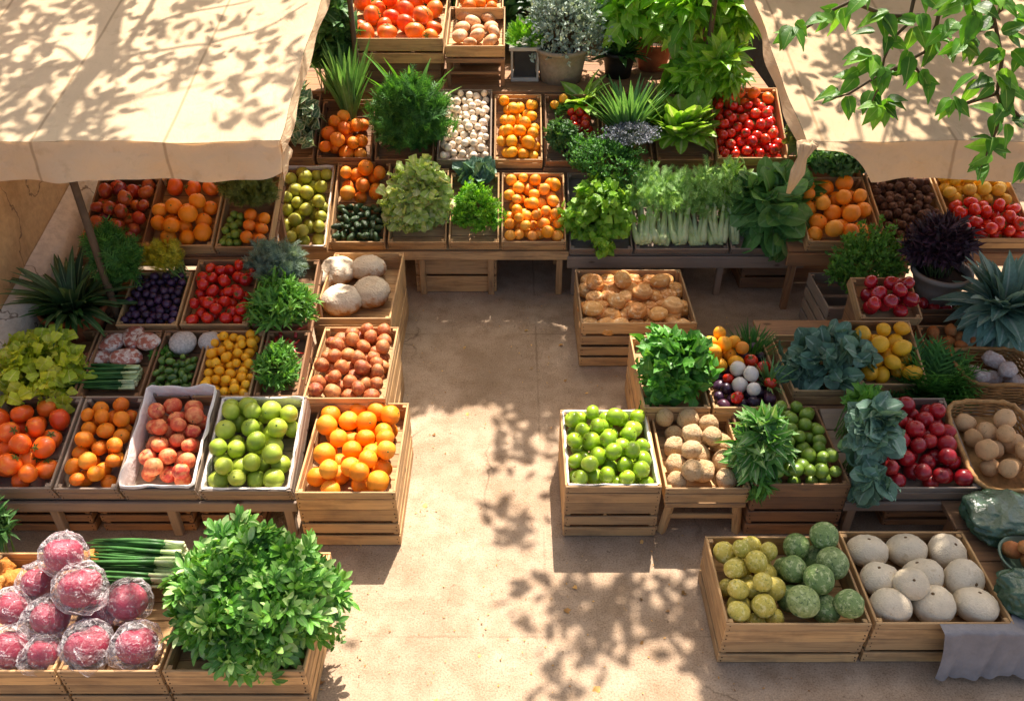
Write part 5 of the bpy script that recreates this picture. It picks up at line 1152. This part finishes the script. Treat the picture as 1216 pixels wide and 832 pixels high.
def celery(label, b, fx, leafm):
    base = cfloor(b, fx, .08, .03); root = thing('celery', label, 'celery', base, 'fennel and celery on the grey back rack'); Rm = b.M.to_3x3(); yv = Rm.col[1]; zv = Rm.col[2]; xv = Rm.col[0]; m = MB(); P=[]; Dd=[]
    for i in range(7):
        a = random.uniform(-1,1); o = xv*a*.03+zv*random.uniform(0,.04); tp = o+yv*random.uniform(.3,.5)+xv*a*.1+zv*random.uniform(.05,.15)
        m.tube([o,o.lerp(tp,.5)+zv*.015,tp],[.017,.012,.006],6)
        for k in range(9): P.append(tuple(o.lerp(tp, random.uniform(.55,1.05)))); Dd.append(tuple(yv*.6+xv*random.gauss(0,.6)+zv*random.uniform(.1,.8)))
    m.build('stalks', WHITE, root, True); n = len(P); obj('leaves', np_mesh('leaves',[inst(T_PARSLEY,np.array(P),np.array(Dd),RNG.normal(size=(n,3))*.4+[0,-.3,1],RNG.uniform(.09,.16,n))]),leafm,root)
celery('celery bunch with yellow green leaves beside the fennel', c7, .40, LM['pak']); celery('celery bunch leaning against the big spinach', c8, -.44, LM['pak'])
bush('spinach_bunch','big dark spinach with broad leaves at the right of the back rack','spinach',(858,190,974,304),5.4,T_SPIN,LM['spinach'],300,.21,base=cfloor(c8,.05,.4),up=.2,out=.9,rnd=.35,droop=.35,nst=30,k=.8,sr=.005)
bush('spinach_sprig','broad spinach leaves drooping over the rack edge','spinach',(900,268,942,312),5.16,T_SPIN,LM['spinach'],14,.16,base=cfloor(c8,0,.06),up=-.5,droop=.3,nst=6,low=-1)
bush('thyme_bunch','dense dark thyme between the salad crate and the fennel','thyme',(668,160,766,226),5.68,T_TINY,LM['dill'],4200,.026,base=cfloor(c6,.1,.93),nst=60,lob=.35,nl=16,k=.9)
# ---- second tier
bush('variegated_plant','variegated plant with pale edged leaves beside the left awning','plant',(326,92,382,188),6.0,T_OVATE,LM['varieg'],320,.085,base=cfloor(d1),nst=25,k=1.0)
bb = cfloor(d2,.0,.8)
rosette('leek_bunch','standing leeks behind the small orange crate','leeks', bb, 46, .5, tleaf(8,.06,.12,.5,'strap'), LM['leek'], (70,89), ev=.9, rad=.035, lv=.2); 
rl = bpy.data.objects['leek_bunch']; m = MB(); 
for i in range(12): a = random.uniform(0,6.28); m.tube([(.035*math.cos(a),.035*math.sin(a),.0),(.045*math.cos(a),.045*math.sin(a),.2)],[.013,.010],7)
m.build('white_shanks', WHITE, rl, True)
bush('dill_bush','big feathery dill bush beside the white onions','dill',(432,76,540,196),5.95,T_FERN,LM['dill'],1500,.13,base=cfloor(d3,0,.4),nst=60,up=.7,k=.8,lob=.2)
rosette('dill_spikes','long green leaves rising out of the dill','plant', cfloor(d3,.1,.6), 14, .5, tleaf(6,.06,.3,.4,'lance'), LM['herb'], (50,88))
bush('salad_leaves','curly dark salad leaves in the mixed crate','salad',(645,140,690,185),5.95,T_PARSLEY,LM['dark'],420,.06,base=cfloor(d6,-.25,.4),nst=20)
bush('salad_leaves','mixed green leaf tops at the back of the salad crate','salad',(650,120,688,140),6.25,T_OVAL,LM['herb'],120,.05,base=cfloor(d6,-.2,.8),nst=12)
rosette('bok_choi','loose green bok choi leaning left of the leeks','bok choi', cfloor(d6,.28,.9,.02), 16, .24, tleaf(6,.22,.4,.35,'oval',.02), LM['pak'], (20,80), lean=(-.5,.0))
bb = cfloor(d7,.05,.35)
rosette('leek_bunch','fan of dark leek leaves above the purple sprouting head','leeks', bb, 110, .4, tleaf(8,.055,.3,.5,'strap'), LM['leek'], (58,88), rad=.06, lean=(-.05,.25))
bush('sprouting_head','grey purple sprouting broccoli head below the leek leaves','broccoli',(712,140,782,176),5.72,T_TINY,mat_leaf('purple_bud',['#5d6670','#6e7682','#4c5560','#80808c'],None,trans=.1),2600,.018,base=cfloor(d7,0,.1),nst=30,k=1.0,lob=.3,nl=18)
pak_b = cfloor(d8,0,.45)
rosette('pak_choi','upright pak choi with long yellow green leaves','pak choi', pak_b, 60, .27, T_PAK, LM['pak'], (48,88), rad=.1)
rosette('','','',None,40,.22,T_PAK,LM['pak'],(-10,40),root=bpy.data.objects['pak_choi'],rad=.1,z=.05)
bush('hanging_greens','pale husks and leaves beside the small red tomatoes','greens',(930,132,962,192),5.8,T_OVAL,LM['olive'],80,.09,base=at_d(948,190,5.8),nst=14)
pz_ = at_d(948,190,5.8); pedestal('narrow dark box beside the small red tomatoes', pz_, .18, pz_.z-.002)
bush('dark_greens','dark green leaf heap in the shade behind the right awning corner','greens',(945,168,1040,214),5.65,T_OVAL,LM['dark'],700,.075,base=(at_d(992,214,5.65)),nst=30)
pz_ = at_d(992,214,5.65); pedestal('wide dark crate under the shaded leaf heap', pz_, .5, pz_.z-.002)
# ---- back counter
p = at_z(623, 96, zC); rt_ = thing('lantern_planter','small green plant in a pale lantern shaped planter','potted plant',(p.x,p.y+.08,zC)); w_=.11
m = MB(); m.box(-w_,w_,-w_,w_,.001,.03,None,.004); m.box(-w_*1.12,w_*1.12,-w_*1.12,w_*1.12,.24,.27,None,.005)
for sx in (-1,1):
    for sy in (-1,1): m.box(sx*w_-.018*(sx>0), sx*w_+.018*(sx<0), sy*w_-.018*(sy>0), sy*w_+.018*(sy<0), .03,.24,None,.003)
m.build('planter_frame', PALE, rt_); MB().box(-w_+.025,w_-.025,-w_+.025,w_-.025,.032,.236,None,.004).build('inner_box', mat_plain('dark_box','#3b3a36',.7), rt_)
n=500; d = norm(RNG.normal(size=(n,3))); d[:,2]=np.abs(d[:,2]); P = d*[.14,.13,.17]*(.5+.5*RNG.random((n,1)))+[0,0,.27]
obj('leaves', np_mesh('leaves',[inst(T_OVAL,P,d+[0,0,.4],d+[0,-.2,.6],RNG.uniform(.03,.055,n))]),LM['bright'],rt_)
p = at_z(667, 103, zC); rt_,c,rr = bush('silver_bush','big silver grey bush in a felt covered pot on the back counter','potted plant',(618,-28,728,82),6.85,T_TINY,LM['silver'],5200,.036,base=(p.x,p.y+.17,zC),nst=70,lob=.3,nl=18,k=.9,stem=TWIG)
pot(rt_, .2, .16, .26, FELT, .01)
p = at_z(777, 88, zC); rt_,c,rr = bush('potted_plant','broad leaved plant in a terracotta pot on the back counter','potted plant',(705,-40,815,66),6.75,tleaf(6,.24,.4,.3,'oval'),LM['shrub'],240,.2,base=(p.x,p.y+.14,zC),nst=30,up=.2,droop=.3)
pot(rt_, .15, .11, .22, TERRA, .012)
p = at_z(735,95,zC); rt_ = thing('potted_plant','dark leafy plant in a black plastic pot beside the terracotta pot','potted plant',(p.x,p.y+.1,zC)); pot(rt_, .13,.1,.2, mat_plain('black_plastic','#23221f',.5,.2), .008)
rosette('','','',None,46,.2,tleaf(6,.16,.4,.35,'lance'),LM['dark'],(15,85),root=rt_,rad=.05,z=.16)
p = at_z(850, 70, zC)
bush('glossy_shrub','tall glossy light green shrub between the pots and the red tomatoes','shrub',(775,-40,912,60),6.7,T_PINNATE,LM['shrub'],170,.32,base=(p.x,p.y+.2,zC),nst=50,up=.1,droop=.35,stem=TWIG,sr=.005,k=.8,lob=.3)
bush('glossy_shrub','lower glossy shrub hanging down towards the pak choi','shrub',(782,40,900,135),6.38,T_PINNATE,LM['shrub'],150,.27,base=(at_z(840,100,zC)),nst=50,up=.1,droop=.5,stem=TWIG,sr=.004,k=.7,lob=.35)
pz2 = at_z(384,60,zC)
bush('tall_greens','dark leafy greens between the left awning and the big red oranges','greens',(350,-30,425,105),6.5,T_BIG,LM['dark'],260,.17,base=(at_d(388,110,6.45)),nst=30,up=.5)
pz_ = at_d(388,110,6.45); pedestal('dark crate carrying the dark leafy greens', pz_, .34, pz_.z-.002)
bush('evergreen_shrub','dark evergreen shrub beyond the plaster wall at the top left corner','shrub',(-70,-60,75,120),6.3,T_BIG,LM['dark'],900,.2,base=(-3.75,6.4,0.0),nst=40,stem=TWIG,sr=.01)
for i,(xa,xb,D,lab) in enumerate(((560,720,7.7,'dark bush against the back wall above the lantern planter'),(700,830,7.75,'dark bush against the back wall behind the terracotta pot'),(380,560,7.75,'dark bush against the back wall behind the big red oranges'),(860,1000,7.6,'dark bush against the back wall behind the right awning'))):
    zb_ = zC if D < 7.9 else 0
    bush('back_bush',lab,'bush',(xa,-90,xb,70),D,T_OVAL,LM['dark'],900,.11,base=(at_d((xa+xb)/2,20,D).x,D,zC+.002),nst=40,stem=TWIG)
# ---- right wing
bush('round_bush','dense round green bush on the pale tall crate','bush',(984,270,1078,360),4.72,T_TINY,LM['box'],4600,.03,base=(2.22,4.72,.37),nst=60,lob=.16,nl=16,k=.95)
pg = at_d(1108,352,4.55); rt_,c,rr = bush('purple_plant','dark purple leaved plant in a grey pot','potted plant',(1070,252,1158,330),4.6,T_LANCE,LM['purple'],1500,.12,base=tuple(pg),nst=50,up=.5,stem=STEMD,lob=.25)
pot(rt_, .17,.12,.2,GREYPOT,.012); pedestal('slatted crate lifting the purple plant', pg, .3, pg.z-.002)
pg = at_d(1180,392,4.2); rt_ = rosette('silver_agave','large silver green rosette plant at the right edge','potted plant', tuple(pg), 80, .29, tleaf(7,.17,.3,.4,'lance'), LM['agave'], (15,85), rad=.05, z=.16)
rosette('','','',None,50,.25,tleaf(6,.24,.4,.35,'oval'),LM['agave'],(-35,25),root=rt_,rad=.07,z=.15); pot(rt_,.13,.1,.17,GREYPOT)
pedestal('slatted crate lifting the silver rosette plant', pg, .26, pg.z-.002)
b28 = crate_at('little crate of two red apples and tan potatoes below the grey pot', 1090, 1142, 374, 338, 4.36, 12, .07, wood='brown')
pedestal('slatted crate below the little apple crate', b28.M.translation+Vector((0,.12,0)), .22, b28.M.translation.z-.004)
fill(b28, K['apple'], .04, 4, 'red apple in the little crate below the grey pot', yr=(0,.55)); fill(b28, K['sweetp'], .035, 5, 'tan potato in the little crate below the grey pot', yr=(.5,1))
bush('basil_bush','bushy green basil in the crate beside the mixed plums','basil',(756,384,852,486),3.68,T_OVATE,LM['basil2'],900,.07,base=cfloor(s10),nst=50,up=.35,k=.95)
rosette('chive_tuft','upright chive tuft at the back of the mixed plums','chives', cfloor(s11,.32,.86,.02), 120, .16, tleaf(4,.035,.2,.4,'strap'), LM['dill'], (45,88), rad=.05)
rosette('radish_top','spiky green radish top beside the red tomato','chives', cfloor(s11,.36,.35,.05), 40, .15, tleaf(4,.04,.25,.4,'strap'), LM['leek'], (40,88), rad=.02)
bush('kale_heap','dark grey green kale in the right wing crate','kale',(934,384,1032,474),3.8,T_CAB,LM['cabbage'],300,.11,base=cfloor(b20),nst=20,up=.4,k=1.0)
rosette('rosemary_bunch','dark rosemary sprigs lying in front of the sweet potatoes','rosemary', tuple(at_d(1102,462,3.72)), 260, .17, T_FERN, LM['dill'], (2,70), rad=.06)
pz_ = at_d(1102,462,3.72); bb = bpy.data.objects['rosemary_bunch']; bb.location.z = T2+.004; bb.scale = (1.25,1.25,1.5)
bush('leaf_bunch','pale veined green leafy bunch draped between the celeriac and the figs','leaf bunch',(860,484,942,592),3.05,tleaf(5,.2,.3,.4,'oval'),LM['cream'],380,.13,base=cfloor(s8,-.36,.3),up=.1,droop=.35,nst=40,k=.8,rnd=.35)
bush('leaf_sprig','green leaf tips hanging over the crate front between celeriac and figs','leaf bunch',(880,556,925,597),2.93,T_LANCE,LM['herb'],60,.09,base=cfloor(s8,-.4,.06),up=-.5,nst=20,low=-1)
x_ = at_d(1030,540,3.0).x
bush('cabbage_leaves','blue green cabbage leaves hanging over the shelf edge','cabbage',(996,476,1064,562),3.06,T_CAB,LM['cabbage'],130,.14,base=(x_,3.1,s9.M.translation.z+.05),up=.0,droop=.35,nst=30,k=.8,rnd=.35)
bush('cabbage_sprig','lowest blue green cabbage leaves hanging below the shelf','cabbage',(1008,540,1066,608),2.88,T_CAB,LM['cabbage'],60,.115,base=(x_+.02,2.93,s9.M.translation.z+.02),up=-.7,droop=.3,nst=16,low=-1)
bush('cabbage_sprig','green leaf sprigs behind the blue cabbage leaves','cabbage',(1000,452,1052,505),3.35,T_OVAL,LM['herb'],160,.07,base=(x_,3.32,s9.M.translation.z+.1),nst=16)
# ---- front
bundle('spring_onion_bunch','long bunch of spring onions behind the bagged beets','spring onions', at_z(212,676,.30), at_z(98,672,.30), 60, .008, .10, .11, (GREENT,WHITE), sag=.0)
LM['parsley'] = mat_leaf('flat_parsley_leaf', ['#2f6420','#437a2b','#578f38','#6da348','#a5bf86'], '#9dbb78', .03, .38, .3, spec=.5)  # palest tone paints bright highlights into some of the leaves
bush('parsley_bush','huge flat leaved parsley filling the front crate','parsley',(190,612,402,806),2.24,T_FLAT,LM['parsley'],2700,.125,base=cfloor(f3,0,.5),nst=120,up=.45,out=.75,rnd=.55,k=.95,sr=.004,low=-.42,lob=.2,nl=7,out_r=.12,clump=9,sspread=.06)
bush('dark_leaf_plant','dark leaves at the left edge under the front rack','plant',(-30,598,22,652),2.75,T_LANCE,LM['dark'],160,.1,base=(at_z(0,690,0).x,2.72,0),nst=20)
